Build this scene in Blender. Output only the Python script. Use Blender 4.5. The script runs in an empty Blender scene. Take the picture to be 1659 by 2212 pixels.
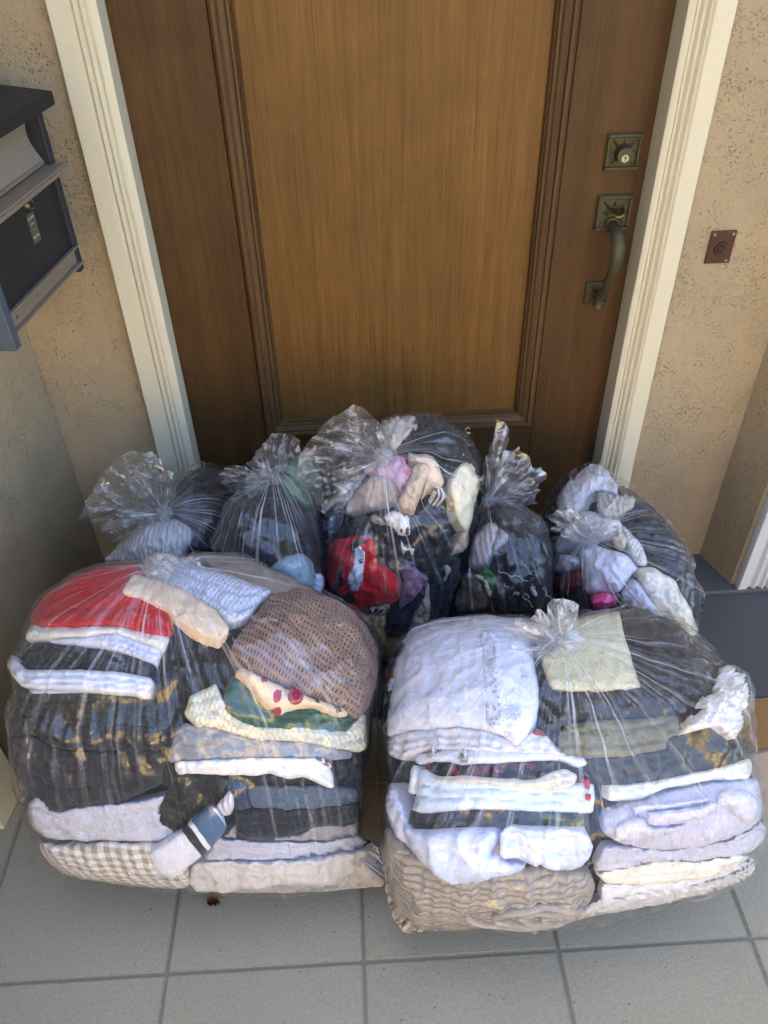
import bpy, bmesh, math, random
import numpy as np
from mathutils import Vector, Matrix, geometry
from mathutils.bvhtree import BVHTree

# ------------------------------------------------------------------ camera, sky, sun, exposure
sc = bpy.context.scene
COL = sc.collection
PW, PH, PF, CAMZ = 1659.0, 2212.0, 1713.15, 1.44          # photo frame used for measuring, focal length in its pixels
CM = np.array([[0.9985956, -0.0490962, -0.0199096],
               [0.0467606, 0.6401139, 0.7668557],
               [0.0249053, 0.7667097, -0.6415106]])        # right, up, forward
cam_d = bpy.data.cameras.new('camera'); cam = bpy.data.objects.new('camera', cam_d); COL.objects.link(cam)
mw = Matrix.Identity(4)
for i in range(3):
    mw[i][0] = CM[0][i]; mw[i][1] = CM[1][i]; mw[i][2] = -CM[2][i]
mw[2][3] = CAMZ
cam.matrix_world = mw
cam_d.sensor_fit = 'VERTICAL'; cam_d.sensor_height = 36; cam_d.lens = PF / PH * 36
cam_d.clip_start = 0.02; cam_d.clip_end = 500
sc.camera = cam

SUN_EL, SUN_AZ = 50.0, 332.0          # degrees; azimuth measured clockwise from +Y (towards the door)
world = bpy.data.worlds.new('World'); sc.world = world; world.use_nodes = True
wn = world.node_tree.nodes; wl = world.node_tree.links
sky = wn.new('ShaderNodeTexSky'); sky.sky_type = 'NISHITA'; sky.sun_disc = False
sky.sun_elevation = math.radians(SUN_EL); sky.sun_rotation = math.radians(SUN_AZ)
sky.dust_density = 4.0; sky.air_density = .75; sky.ozone_density = 1.6
wl.new(sky.outputs[0], wn['Background'].inputs[0]); wn['Background'].inputs[1].default_value = 0.15
sd = bpy.data.lights.new('sun', 'SUN'); sd.energy = 3.4; sd.angle = math.radians(0.55); sd.color = (1.0, 0.93, 0.82)
so = bpy.data.objects.new('sun', sd); COL.objects.link(so)
az, el = math.radians(SUN_AZ), math.radians(SUN_EL)
sdir = Vector((math.sin(az) * math.cos(el), math.cos(az) * math.cos(el), math.sin(el)))
so.rotation_euler = sdir.to_track_quat('Z', 'Y').to_euler(); so.location = sdir * 20
vs = sc.view_settings
vs.view_transform = 'Standard'; vs.look = 'None'; vs.gamma = 1.0; vs.use_curve_mapping = False; vs.exposure = 3.1
sc.render.engine = 'CYCLES'
cy = sc.cycles
cy.max_bounces = 10; cy.diffuse_bounces = 5; cy.glossy_bounces = 4; cy.transmission_bounces = 6; cy.transparent_max_bounces = 40
cy.use_denoising = True; cy.sample_clamp_indirect = 6.0; cy.caustics_reflective = False; cy.caustics_refractive = False

# ------------------------------------------------------------------ helpers
RNG = np.random.default_rng(7)
_T = RNG.random((64, 64, 64)).astype(np.float64)
def vnoise(x, y, z):
    x, y, z = np.broadcast_arrays(np.asarray(x, float), np.asarray(y, float), np.asarray(z, float))
    xi, yi, zi = np.floor(x).astype(int), np.floor(y).astype(int), np.floor(z).astype(int)
    fx, fy, fz = x - xi, y - yi, z - zi
    fx, fy, fz = [a * a * a * (a * (6 * a - 15) + 10) for a in (fx, fy, fz)]
    def T(a, b, c): return _T[(xi + a) & 63, (yi + b) & 63, (zi + c) & 63]
    def L(a, b, t): return a + (b - a) * t
    return L(L(L(T(0,0,0), T(1,0,0), fx), L(T(0,1,0), T(1,1,0), fx), fy),
             L(L(T(0,0,1), T(1,0,1), fx), L(T(0,1,1), T(1,1,1), fx), fy), fz)
def fbm(x, y, z, o=3):
    s = 0; a = .5; t = 0
    for i in range(o):
        k = 2.03 ** i
        s = s + a * vnoise(x * k + 11.3 * i, y * k + 5.7 * i, z * k + 3.1 * i); t += a; a *= .5
    return s / t
def ridge(n): return 1 - np.abs(2 * n - 1)
def sm(a, b, x):
    t = np.clip((x - a) / (b - a), 0, 1); return t * t * (3 - 2 * t)

def rays(px):
    px = np.asarray(px, float)
    c = np.stack([(px[:, 0] - PW / 2) / PF, -(px[:, 1] - PH / 2) / PF, np.ones(len(px))], 1)
    d = c @ CM
    return d
def on_floor(u, v, z=0.0):
    d = rays([(u, v)])[0]; return Vector(d * ((z - CAMZ) / d[2])) + Vector((0, 0, CAMZ))
def on_y(u, v, y):
    d = rays([(u, v)])[0]; return Vector(d * (y / d[1])) + Vector((0, 0, CAMZ))
def on_plane(u, v, p, n):
    d = Vector(rays([(u, v)])[0]); o = Vector((0, 0, CAMZ)); return o + d * ((p - o).dot(n) / d.dot(n))
ZO = dict(A=(0,2150,800,1659), B=(700,2150,820,1659), C=(0,2800,800,1659), D=(700,2800,820,1659), E=(1480,2350,800,1659),
          F=(2224,2350,800,1659), G=(1480,2950,800,1659), H=(2224,2950,800,1659), b1=(300,1700,600,1659), b2=(800,1650,600,1659),
          b3=(1200,1550,750,1659), b4=(1200,2000,750,1659), b5=(1800,1600,450,1171), b6=(2130,1800,670,1659))
def zp(z, pts):                        # measuring windows of the photograph -> one common pixel frame
    if z == 'U': return np.array(pts, float)
    x0, y0, w, r = ZO[z]; k = PW / 3024.0
    return np.array([((x0 + p[0] * w / r) * k, (y0 + p[1] * w / r) * k) for p in pts])

def mk(name, V, F, mat, parent=None, smooth=True, kind=None, uv=None, attr=None):
    V = np.asarray(V, float)
    if parent is not None: loc = np.array(parent['wloc'][:])
    else: loc = np.array([V[:, 0].mean(), V[:, 1].mean(), V[:, 2].min()])
    me = bpy.data.meshes.new(name); me.from_pydata((V - loc).tolist(), [], [tuple(f) for f in F]); me.update()
    if smooth: me.polygons.foreach_set('use_smooth', [True] * len(me.polygons))
    if mat: me.materials.append(mat)
    if uv is not None:
        l = me.uv_layers.new(name='UVMap'); idx = np.zeros(len(me.loops), int); me.loops.foreach_get('vertex_index', idx)
        l.data.foreach_set('uv', np.asarray(uv, float)[idx].ravel())
    if attr is not None:
        a = me.attributes.new('haze', 'FLOAT', 'POINT'); a.data.foreach_set('value', np.asarray(attr, np.float32))
    o = bpy.data.objects.new(name, me); COL.objects.link(o)
    if parent is not None: o.parent = parent
    else: o.location = loc
    o['wloc'] = loc.tolist()
    if kind: o['kind'] = kind
    return o
def tag(o, label, cat, group=None):
    o['label'] = label; o['category'] = cat
    if group: o['group'] = group
    return o
def empty(name, loc, label=None, cat=None, group=None):
    o = bpy.data.objects.new(name, None); COL.objects.link(o); o.location = loc; o['wloc'] = list(loc); o.empty_display_size = .05
    if label: tag(o, label, cat, group)
    return o
class MB:
    def __init__(s): s.V = []; s.F = []
    def add(s, V, F):
        b = len(s.V); s.V += [tuple(v) for v in V]; s.F += [tuple(i + b for i in f) for f in F]; return s
    def box(s, a, b, bev=0.0):
        x0, y0, z0 = a; x1, y1, z1 = b
        if bev <= 0:
            return s.add([(x0,y0,z0),(x1,y0,z0),(x1,y1,z0),(x0,y1,z0),(x0,y0,z1),(x1,y0,z1),(x1,y1,z1),(x0,y1,z1)],
                         [(0,3,2,1),(4,5,6,7),(0,1,5,4),(1,2,6,5),(2,3,7,6),(3,0,4,7)])
        bm = bmesh.new(); bmesh.ops.create_cube(bm, size=1)
        for v in bm.verts: v.co = Vector(((x0+x1)/2 + v.co.x*(x1-x0), (y0+y1)/2 + v.co.y*(y1-y0), (z0+z1)/2 + v.co.z*(z1-z0)))
        bmesh.ops.bevel(bm, geom=bm.edges[:], offset=bev, segments=2, affect='EDGES', profile=.5)
        s.bm(bm); bm.free(); return s
    def bm(s, bm):
        bm.verts.index_update()
        return s.add([v.co[:] for v in bm.verts], [[v.index for v in f.verts] for f in bm.faces])
    def cyl(s, c, axis, r, h, n=24, r2=None):
        a = Vector(axis).normalized(); e = a.orthogonal().normalized(); g = a.cross(e); c = Vector(c); r2 = r if r2 is None else r2
        V = [c + (e*math.cos(2*math.pi*i/n) + g*math.sin(2*math.pi*i/n))*r for i in range(n)] + \
            [c + a*h + (e*math.cos(2*math.pi*i/n) + g*math.sin(2*math.pi*i/n))*r2 for i in range(n)]
        F = [(i, (i+1) % n, n+(i+1) % n, n+i) for i in range(n)] + [tuple(range(n))[::-1], tuple(range(n, 2*n))]
        return s.add(V, F)
    def tube(s, P, rad, n=10, flat=(1, 1), ref=(0, 0, 1)):
        P = [Vector(p) for p in P]; m = len(P); V = []; F = []
        for i, p in enumerate(P):
            t = (P[min(i+1, m-1)] - P[max(i-1, 0)]).normalized(); e = Vector(ref).cross(t)
            e = e.normalized() if e.length > 1e-4 else t.orthogonal().normalized(); g = t.cross(e); r = rad[i] if hasattr(rad, '__len__') else rad
            for k in range(n):
                a = 2*math.pi*k/n; V.append(p + e*math.cos(a)*r*flat[0] + g*math.sin(a)*r*flat[1])
        for i in range(m-1):
            for k in range(n): F.append((i*n+k, i*n+(k+1) % n, (i+1)*n+(k+1) % n, (i+1)*n+k))
        F += [tuple(range(n))[::-1], tuple(range((m-1)*n, m*n))]
        return s.add(V, F)
    def build(s, name, mat, parent=None, smooth=False, kind=None): return mk(name, s.V, s.F, mat, parent, smooth, kind)
def autosmooth(o, ang=35):
    o.data.polygons.foreach_set('use_smooth', [True]*len(o.data.polygons))
    bm = bmesh.new(); bm.from_mesh(o.data)
    for e in bm.edges:
        if len(e.link_faces) == 2 and e.calc_face_angle(0) > math.radians(ang): e.smooth = False
    bm.to_mesh(o.data); bm.free()

# ------------------------------------------------------------------ materials
def srgb(r, g, b):
    f = lambda c: (c/255/12.92) if c/255 <= .04045 else ((c/255+.055)/1.055)**2.4
    return (f(r), f(g), f(b), 1)
class NT:
    def __init__(s, name):
        s.m = bpy.data.materials.new(name); s.m.use_nodes = True; s.t = s.m.node_tree; s.n = s.t.nodes; s.l = s.t.links
        s.b = s.n['Principled BSDF']
    def N(s, t, **kw):
        n = s.n.new(t)
        for k, v in kw.items():
            if k.startswith('i_'):
                key = k[2:]; key = int(key) if key.isdigit() else key.replace('_', ' ')
                s.set(n, key, v)
            else: setattr(n, k, v)
        return n
    def set(s, n, key, v):
        if isinstance(v, bpy.types.NodeSocket): s.l.new(v, n.inputs[key])
        else: n.inputs[key].default_value = v
    def math(s, op, a, b=None, c=None, clamp=False):
        n = s.n.new('ShaderNodeMath'); n.operation = op; n.use_clamp = clamp
        for i, v in enumerate((a, b, c)):
            if v is not None: s.set(n, i, v)
        return n.outputs[0]
    def mix(s, f, a, b):
        n = s.n.new('ShaderNodeMix'); n.data_type = 'RGBA'; s.set(n, 0, f); s.set(n, 6, a); s.set(n, 7, b); return n.outputs[2]
    def noise(s, vec, scale, detail=3, rough=.55, dist=0):
        n = s.n.new('ShaderNodeTexNoise'); s.set(n, 'Vector', vec); n.inputs['Scale'].default_value = scale
        n.inputs['Detail'].default_value = detail; n.inputs['Roughness'].default_value = rough; n.inputs['Distortion'].default_value = dist
        return n.outputs[0]
    def voro(s, vec, scale, feature='F1', out=0):
        n = s.n.new('ShaderNodeTexVoronoi'); n.feature = feature; s.set(n, 'Vector', vec); n.inputs['Scale'].default_value = scale; return n.outputs[out]
    def ramp(s, f, stops, interp='LINEAR'):
        n = s.n.new('ShaderNodeValToRGB'); s.l.new(f, n.inputs[0]); n.color_ramp.interpolation = interp
        e = n.color_ramp.elements
        while len(e) > 1: e.remove(e[-1])
        e[0].position = stops[0][0]; e[0].color = stops[0][1]
        for p, c in stops[1:]:
            k = e.new(p); k.color = c
        return n.outputs[0]
    def mapv(s, vec, scale=(1, 1, 1), rot=(0, 0, 0)):
        n = s.n.new('ShaderNodeMapping'); s.l.new(vec, n.inputs[0]); n.inputs['Scale'].default_value = scale; n.inputs['Rotation'].default_value = rot
        return n.outputs[0]
    def obj(s): return s.n.new('ShaderNodeTexCoord').outputs['Object']
    def pos(s): return s.n.new('ShaderNodeNewGeometry').outputs['Position']
    def uv(s): return s.n.new('ShaderNodeTexCoord').outputs['UV']
    def bump(s, h, strength=.3, dist=.01, normal=None):
        n = s.n.new('ShaderNodeBump'); s.l.new(h, n.inputs['Height']); n.inputs['Strength'].default_value = strength; n.inputs['Distance'].default_value = dist
        if normal: s.l.new(normal, n.inputs['Normal'])
        return n.outputs[0]
    def fin(s, col=None, rough=.8, normal=None, metal=0, spec=.5, sheen=0):
        b = s.b
        if col is not None: s.set(b, 'Base Color', col)
        s.set(b, 'Roughness', rough); b.inputs['Metallic'].default_value = metal; b.inputs['Specular IOR Level'].default_value = spec
        if sheen: b.inputs['Sheen Weight'].default_value = sheen; b.inputs['Sheen Roughness'].default_value = .5
        if normal is not None: s.l.new(normal, b.inputs['Normal'])
        return s.m
def scl(c, k): return (min(1, c[0]*k), min(1, c[1]*k), min(1, c[2]*k), 1)

_fab = {}
def fabric(rgb, kind='plain', rgb2=None, gloss=.9, rough_noise=1.0):
    if sum(rgb) > 560: rgb = tuple(min(248, int(v*1.075)) for v in rgb)
    key = (rgb, kind, rgb2, gloss)
    if key in _fab: return _fab[key]
    t = NT('fabric_' + kind); uv = t.uv(); P = t.pos(); c = srgb(*rgb); c2 = srgb(*rgb2) if rgb2 else scl(c, .6)
    sp = t.n.new('ShaderNodeSeparateXYZ'); t.l.new(uv, sp.inputs[0]); U, Vv = sp.outputs[0], sp.outputs[1]
    big = t.noise(P, 22, 3); fine = t.noise(P, 420, 2)
    col = t.mix(t.math('MULTIPLY', big, .3), c, scl(c, .8)); h = t.math('MULTIPLY', t.noise(P, 60, 4, .6), .5); hs, hd = .35, .006
    def stripes(x, f, duty=.5):
        return t.math('LESS_THAN', t.math('FRACT', t.math('MULTIPLY', x, f)), duty)
    if kind == 'terry':
        n1 = t.noise(P, 330, 3, .7); col = t.mix(t.math('MULTIPLY', n1, .5), col, scl(c, .72)); h = n1; hs, hd = .7, .006
    elif kind == 'fuzzy':
        n1 = t.noise(t.mapv(P, (1, 1, .4)), 240, 4, .7); col = t.mix(n1, scl(c, .65), scl(c, 1.15)); h = n1; hs, hd = .7, .006
    elif kind in ('rib', 'corduroy'):
        f = 190 if kind == 'rib' else 230
        w = t.math('SINE', t.math('MULTIPLY', t.math('ADD', U, t.math('MULTIPLY', big, .012)), f * 6.283 / 1.6)); w = t.math('MULTIPLY_ADD', w, .5, .5)
        col = t.mix(w, scl(c, .7), col); h = w; hs, hd = .8, .003
    elif kind == 'gingham':
        a = stripes(t.math('ADD', U, t.math('MULTIPLY', big, .004)), 52); b = stripes(t.math('ADD', Vv, t.math('MULTIPLY', big, .004)), 52)
        m = t.math('MULTIPLY', t.math('ADD', a, b), .5); col = t.mix(m, col, c2)
    elif kind == 'muslin':
        wv = t.math('ADD', Vv, t.math('MULTIPLY', t.noise(t.mapv(uv, (1, .4, 1)), 40, 2), .008))
        wu = t.math('ADD', U, t.math('MULTIPLY', t.noise(t.mapv(uv, (.4, 1, 1)), 55, 2), .005))
        a = t.math('ABSOLUTE', t.math('SINE', t.math('MULTIPLY', wv, 300))); b = t.math('ABSOLUTE', t.math('SINE', t.math('MULTIPLY', wu, 260)))
        h = t.math('MULTIPLY', t.math('POWER', a, .6), t.math('MULTIPLY_ADD', b, .35, .65)); col = t.mix(h, scl(c, .62), c); hs, hd = .9, .005
    elif kind == 'crochet':
        wv = t.math('ADD', Vv, t.math('MULTIPLY', big, .004))
        wv = t.math('ADD', wv, t.math('MULTIPLY', U, .45)); row = t.math('SINE', t.math('MULTIPLY', wv, 1000)); hole = t.math('SINE', t.math('MULTIPLY', t.math('SUBTRACT', U, t.math('MULTIPLY', Vv, .3)), 1500))
        fat = t.math('GREATER_THAN', t.math('SINE', t.math('MULTIPLY', wv, 230)), -2.0)
        m = t.math('MULTIPLY', t.math('MULTIPLY', t.math('GREATER_THAN', row, -.1), t.math('GREATER_THAN', hole, -.1)), fat)
        col = t.mix(m, t.mix(fine, scl(c, .85), scl(c, 1.1)), scl(c, .3)); h = t.math('SUBTRACT', 1.0, m); hs, hd = .8, .003
    elif kind == 'floral':
        d = t.voro(t.mapv(uv, (1, 1, 1)), 72); cid = t.voro(uv, 72, out=1)
        wob = t.noise(uv, 260, 2); m = t.math('LESS_THAN', t.math('MULTIPLY_ADD', wob, .35, d), .52)
        s2 = t.n.new('ShaderNodeSeparateColor'); t.l.new(cid, s2.inputs[0])
        fc = t.mix(t.math('GREATER_THAN', s2.outputs[0], .45), srgb(92, 66, 60), srgb(165, 52, 74)); col = t.mix(m, col, fc)
    elif kind == 'dots':
        d = t.voro(uv, 55); col = t.mix(t.math('LESS_THAN', d, .10), col, c2)
    elif kind == 'leopard':
        d = t.voro(uv, 95); m = t.math('LESS_THAN', t.math('MULTIPLY_ADD', t.noise(uv, 150, 2), .3, d), .52); col = t.mix(m, col, c2)
    elif kind == 'melange':
        n1 = t.noise(t.mapv(uv, (1, 4, 1)), 90, 4, .75); col = t.mix(t.ramp(n1, [(.35, (0,0,0,1)), (.65, (1,1,1,1))]), scl(c, .78), scl(c, 1.12))
    elif kind == 'camo':
        n1 = t.noise(uv, 38, 2); g = t.ramp(n1, [(0, c), (.45, c2), (.53, srgb(104, 108, 66)), (.6, srgb(70, 84, 80))], 'CONSTANT')
        col = t.mix(t.math('GREATER_THAN', U, .18), t.mix(t.noise(P, 300, 3, .7), scl(c, .6), scl(c, 1.5)), g)
    elif kind == 'patch':
        v = t.voro(uv, 26, out=1); s2 = t.n.new('ShaderNodeSeparateColor'); t.l.new(v, s2.inputs[0])
        col = t.ramp(s2.outputs[0], [(0, srgb(48, 78, 140)), (.3, srgb(190, 60, 70)), (.5, srgb(70, 130, 90)), (.62, srgb(214, 180, 70)), (.8, srgb(40, 50, 80))], 'CONSTANT')
    elif kind == 'blackprint':
        n1 = t.noise(uv, 45, 3); col = t.ramp(n1, [(0, c), (.6, c), (.61, srgb(130, 40, 48)), (.7, srgb(170, 165, 165)), (.76, c)], 'CONSTANT')
    elif kind == 'stripe':
        col = t.mix(stripes(U, 140, .4), col, c2)
    elif kind == 'sock':          # U runs from toe to cuff, 0..1
        col = t.ramp(U, [(0, c), (.50, srgb(40, 44, 48)), (.59, c), (.645, srgb(78, 104, 138)), (.93, c)], 'CONSTANT')
    elif kind == 'lace':
        d = t.voro(uv, 210); m = t.math('LESS_THAN', d, .38); col = t.mix(m, c, scl(c, .62)); h = t.math('SUBTRACT', 1., m); hs = .8
    elif kind == 'knit':
        n1 = t.math('SINE', t.math('MULTIPLY', U, 900)); h = t.math('MULTIPLY', n1, t.math('SINE', t.math('MULTIPLY', Vv, 700))); col = t.mix(t.math('MULTIPLY_ADD', h, .25, .3), col, scl(c, .7))
    elif kind == 'denim':
        n1 = t.noise(t.mapv(uv, (6, 1, 1)), 160, 3, .7); col = t.mix(n1, scl(c, .8), scl(c, 1.25))
    cn = t.noise(t.mapv(P, (1, 1, .7)), 26, 2, .5, 1.5); crs = t.math('POWER', t.math('SUBTRACT', 1.0, t.math('ABSOLUTE', t.math('MULTIPLY_ADD', cn, 2.0, -1.0))), 9.0)
    nb0 = t.bump(t.math('ADD', crs, t.math('MULTIPLY', t.noise(P, 45, 3, .6), .8)), .22, .004)
    nb = t.bump(t.math('ADD', h, t.math('MULTIPLY', fine, .25)), hs, hd, nb0)
    col = t.mix(t.math('MULTIPLY', t.noise(P, 9, 2), .18), col, scl(c, .82)) if kind in ('plain', 'terry', 'melange') else col
    _fab[key] = t.fin(col, gloss, nb, spec=.25, sheen=.12)
    return _fab[key]

def film_mat(name, haze_mul=1.0, tint=(.99, .992, .99, 1), rough=.035, f0=.056, bs=.8):
    t = NT(name); t.n.remove(t.b); out = t.n['Material Output']; uv = t.uv(); P = t.pos()
    ha = t.n.new('ShaderNodeAttribute'); ha.attribute_name = 'haze'
    st = t.noise(t.mapv(uv, (190, 2.6, 1)), 1.0, 4, .62)
    vee = lambda n: t.math('ABSOLUTE', t.math('SUBTRACT', n, .5))
    c1 = vee(t.noise(t.mapv(P, (1, 1, .55)), 17, 0, .5, .8)); c2 = vee(t.noise(t.mapv(P, (1, 1, .7)), 43, 0, .5, .6)); c3 = vee(t.noise(t.mapv(uv, (46, 3.0, 1)), 1.0, 1, .5, .3))
    h = t.math('ADD', t.math('MULTIPLY', c1, 2.6), t.math('ADD', t.math('MULTIPLY', c2, .55), t.math('ADD', t.math('MULTIPLY', c3, 1.6), t.math('MULTIPLY', st, .25))))
    nb = t.bump(h, bs, .006)
    fr = t.N('ShaderNodeLayerWeight', i_Blend=.5); t.l.new(nb, fr.inputs['Normal'])
    f = t.math('MULTIPLY_ADD', t.math('POWER', fr.outputs['Facing'], 4.5), .6, f0, clamp=True)
    tr = t.N('ShaderNodeBsdfTransparent', i_Color=tint)
    gl = t.N('ShaderNodeBsdfGlossy', i_Roughness=rough, i_Color=(1, 1, 1, 1)); t.l.new(nb, gl.inputs['Normal'])
    df = t.N('ShaderNodeBsdfDiffuse', i_Color=(.9, .9, .9, 1)); tl = t.N('ShaderNodeBsdfTranslucent', i_Color=(.9, .9, .9, 1))
    t.l.new(nb, df.inputs['Normal'])
    m0 = t.N('ShaderNodeMixShader', i_0=.45); t.l.new(df.outputs[0], m0.inputs[1]); t.l.new(tl.outputs[0], m0.inputs[2])
    stx = t.ramp(st, [(.53, (.0, .0, .0, 1)), (.66, (1, 1, 1, 1))])
    hz = t.math('MULTIPLY', t.math('MULTIPLY', ha.outputs['Fac'], t.math('MULTIPLY_ADD', stx, 3.0, .2)), haze_mul, clamp=True)
    m1 = t.N('ShaderNodeMixShader'); t.l.new(hz, m1.inputs[0]); t.l.new(tr.outputs[0], m1.inputs[1]); t.l.new(m0.outputs[0], m1.inputs[2])
    m2 = t.N('ShaderNodeMixShader'); t.l.new(f, m2.inputs[0]); t.l.new(m1.outputs[0], m2.inputs[1]); t.l.new(gl.outputs[0], m2.inputs[2])
    t.l.new(m2.outputs[0], out.inputs[0])
    return t.m
FILM = film_mat('clear_plastic_film'); FILM2 = film_mat('bunched_plastic_film', 1.2, (.985, .985, .98, 1), .05, .10, .45)

def m_stucco(base=(170, 154, 122)):
    t = NT('stucco'); P = t.pos(); c = srgb(*base)
    pit = t.voro(P, 190); pitm = t.math('SUBTRACT', 1.0, t.ramp(pit, [(.10, (0,0,0,1)), (.36, (1,1,1,1))]))
    gate = t.ramp(t.noise(P, 20, 5, .65), [(.38, (0,0,0,1)), (.62, (1,1,1,1))])
    pitm = t.math('MULTIPLY', pitm, gate); p2 = t.math('SUBTRACT', 1.0, t.ramp(t.voro(t.mapv(P, (1, 1, .8)), 90), [(.06, (0,0,0,1)), (.24, (1,1,1,1))])); pitm = t.math('MAXIMUM', pitm, t.math('MULTIPLY', p2, t.ramp(t.noise(P, 15, 4, .6), [(.45, (0,0,0,1)), (.6, (1,1,1,1))])))
    lump = t.noise(P, 85, 5, .7); sw = t.noise(t.mapv(P, (1, 1, .35)), 14, 3)
    h = t.math('SUBTRACT', t.math('ADD', t.math('MULTIPLY', lump, .55), t.math('MULTIPLY', sw, .6)), t.math('MULTIPLY', pitm, .38))
    col = t.mix(t.noise(P, 5, 4), scl(c, 1.1), scl(c, .82))
    col = t.mix(t.math('MULTIPLY', pitm, .10), col, scl(c, .4))
    sx = t.n.new('ShaderNodeSeparateXYZ'); t.l.new(P, sx.inputs[0])
    low_tone = t.ramp(t.math('SUBTRACT', sx.outputs[2], t.math('MULTIPLY', t.noise(P, 6, 4), .35)), [(-.1, (1,1,1,1)), (.3, (0,0,0,1))])  # darker towards the bottom
    col = t.mix(t.math('MULTIPLY', low_tone, .45), col, srgb(105, 92, 80))
    return t.fin(col, .92, t.bump(h, 1.0, .008), spec=.2)
STUCCO = m_stucco()
def m_wood(c1, c2, name):
    t = NT(name); P = t.pos()
    g1 = t.noise(t.mapv(P, (1, 1, .035)), 120, 4, .65); g2 = t.noise(t.mapv(P, (1, 1, .02)), 330, 3, .7); big = t.noise(t.mapv(P, (1, 1, .12)), 9, 3)
    fl = t.noise(t.mapv(P, (1, 1, .1)), 600, 2, .7); md = t.ramp(t.noise(t.mapv(P, (1, 1, .05)), 42, 4, .6, .4), [(.35, (0,0,0,1)), (.68, (1,1,1,1))])
    col = t.mix(g1, srgb(*c1), srgb(*c2)); col = t.mix(t.ramp(g2, [(.4, (0,0,0,1)), (.62, (.6,.6,.6,1))]), col, scl(srgb(*c1), .62))
    col = t.mix(t.math('MULTIPLY', big, .55), col, scl(srgb(*c1), .6)); col = t.mix(t.math('MULTIPLY', t.ramp(fl, [(.55, (0,0,0,1)), (.7, (1,1,1,1))]), .3), col, scl(srgb(*c1), .4))
    col = t.mix(t.math('MULTIPLY', md, .28), col, scl(srgb(*c2), 1.35)); wear = t.ramp(t.noise(P, 6, 5, .65), [(.35, (0,0,0,1)), (.75, (1,1,1,1))]); col = t.mix(t.math('MULTIPLY', wear, .4), col, scl(srgb(*c1), .55))
    return t.fin(col, t.math('MULTIPLY_ADD', wear, .25, .36), t.bump(t.math('ADD', g2, fl), .25, .0015), spec=.22)
W_PANEL = m_wood((102, 71, 34), (130, 95, 49), 'oak_panel')
W_STILE = m_wood((74, 51, 27), (96, 69, 38), 'oak_stile')
W_MOULD = m_wood((84, 62, 38), (106, 80, 50), 'oak_moulding')
def m_paint(rgb, rough=.5, worn=.3, name='painted_wood'):
    t = NT(name); P = t.pos(); c = srgb(*rgb)
    n = t.noise(t.mapv(P, (1, 1, .2)), 60, 4); spots = t.ramp(t.noise(P, 130, 3, .7), [(.66, (0,0,0,1)), (.72, (1,1,1,1))])
    col = t.mix(t.math('MULTIPLY', n, worn), c, scl(c, .7)); col = t.mix(t.math('MULTIPLY', spots, worn), col, srgb(120, 98, 66))
    return t.fin(col, rough, t.bump(t.math('ADD', n, t.math('MULTIPLY', spots, -.5)), .35, .002), spec=.4)
CREAM = m_paint((208, 201, 172)); WHITEP = m_paint((200, 200, 196))
def m_metal(rgb, rough=.4, metal=1.0, name='metal', mottled=.5, rgb2=None):
    t = NT(name); P = t.pos(); c = srgb(*rgb); n = t.noise(P, 90, 4, .65)
    col = t.mix(t.math('MULTIPLY', n, mottled), c, srgb(*rgb2) if rgb2 else scl(c, .45))
    return t.fin(col, t.math('MULTIPLY_ADD', n, .3, rough - .1), t.bump(n, .15, .002), metal=metal)
BRONZE = m_metal((84, 76, 50), .55, .55, 'aged_bronze', .7, (52, 58, 44))
BRASS = m_metal((150, 128, 70), .35, 1, 'worn_brass'); STEEL = m_metal((175, 175, 172), .25, 1, 'steel')
ALU = m_metal((176, 164, 146), .45, .7, 'aluminium', .25)
RUST = m_metal((92, 62, 46), .6, .5, 'rusty_plate', .8, (62, 40, 32))
BLACKM = m_metal((44, 43, 43), .55, .2, 'black_enamel', .3); NAVY = m_metal((40, 43, 50), .55, .1, 'dark_blue_paint', .3); NAVY_LIT = m_metal((80, 87, 95), .55, .1, 'lit_dark_blue_paint', .2)  # last one: lighter copy of the dark blue, sky light put into its colour
BEIGEM = m_metal((150, 140, 122), .5, .2, 'beige_enamel', .25)
def m_tile(rgb=(166, 156, 130)):
    t = NT('tile_glaze'); P = t.pos(); c = srgb(*rgb)
    oi = t.n.new('ShaderNodeObjectInfo'); n = t.noise(P, 190, 3, .7); big = t.noise(P, 5, 4)
    pits = t.math('SUBTRACT', 1., t.ramp(t.voro(P, 70), [(.07, (0,0,0,1)), (.13, (1,1,1,1))])); pits = t.math('MULTIPLY', pits, t.ramp(t.noise(P, 30, 2), [(.52, (0,0,0,1)), (.6, (1,1,1,1))]))
    col = t.mix(t.ramp(n, [(.3, (0,0,0,1)), (.7, (1,1,1,1))]), scl(c, .7), scl(c, 1.1)); col = t.mix(t.math('MULTIPLY', big, .8), col, t.mix(oi.outputs['Random'], srgb(138, 126, 104), srgb(152, 148, 132)))
    col = t.mix(t.math('MULTIPLY', pits, .7), col, srgb(60, 54, 48))
    return t.fin(col, t.math('MULTIPLY_ADD', n, .25, .5), t.bump(t.math('SUBTRACT', n, pits), .4, .002), spec=.35)
TILE = m_tile()
def m_simple(rgb, rough=.8, name='plain', var=.3, scale=40, bump=.2):
    t = NT(name); P = t.pos(); n = t.noise(P, scale, 4, .6); c = srgb(*rgb)
    return t.fin(t.mix(t.math('MULTIPLY', n, var), c, scl(c, .6)), rough, t.bump(n, bump, .003), spec=.3)
GROUT = m_simple((140, 132, 114), .95, 'grout', .4, 200); GREYP = m_simple((84, 83, 81), .5, 'grey_floor_paint', .4, 18, .25)

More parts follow.
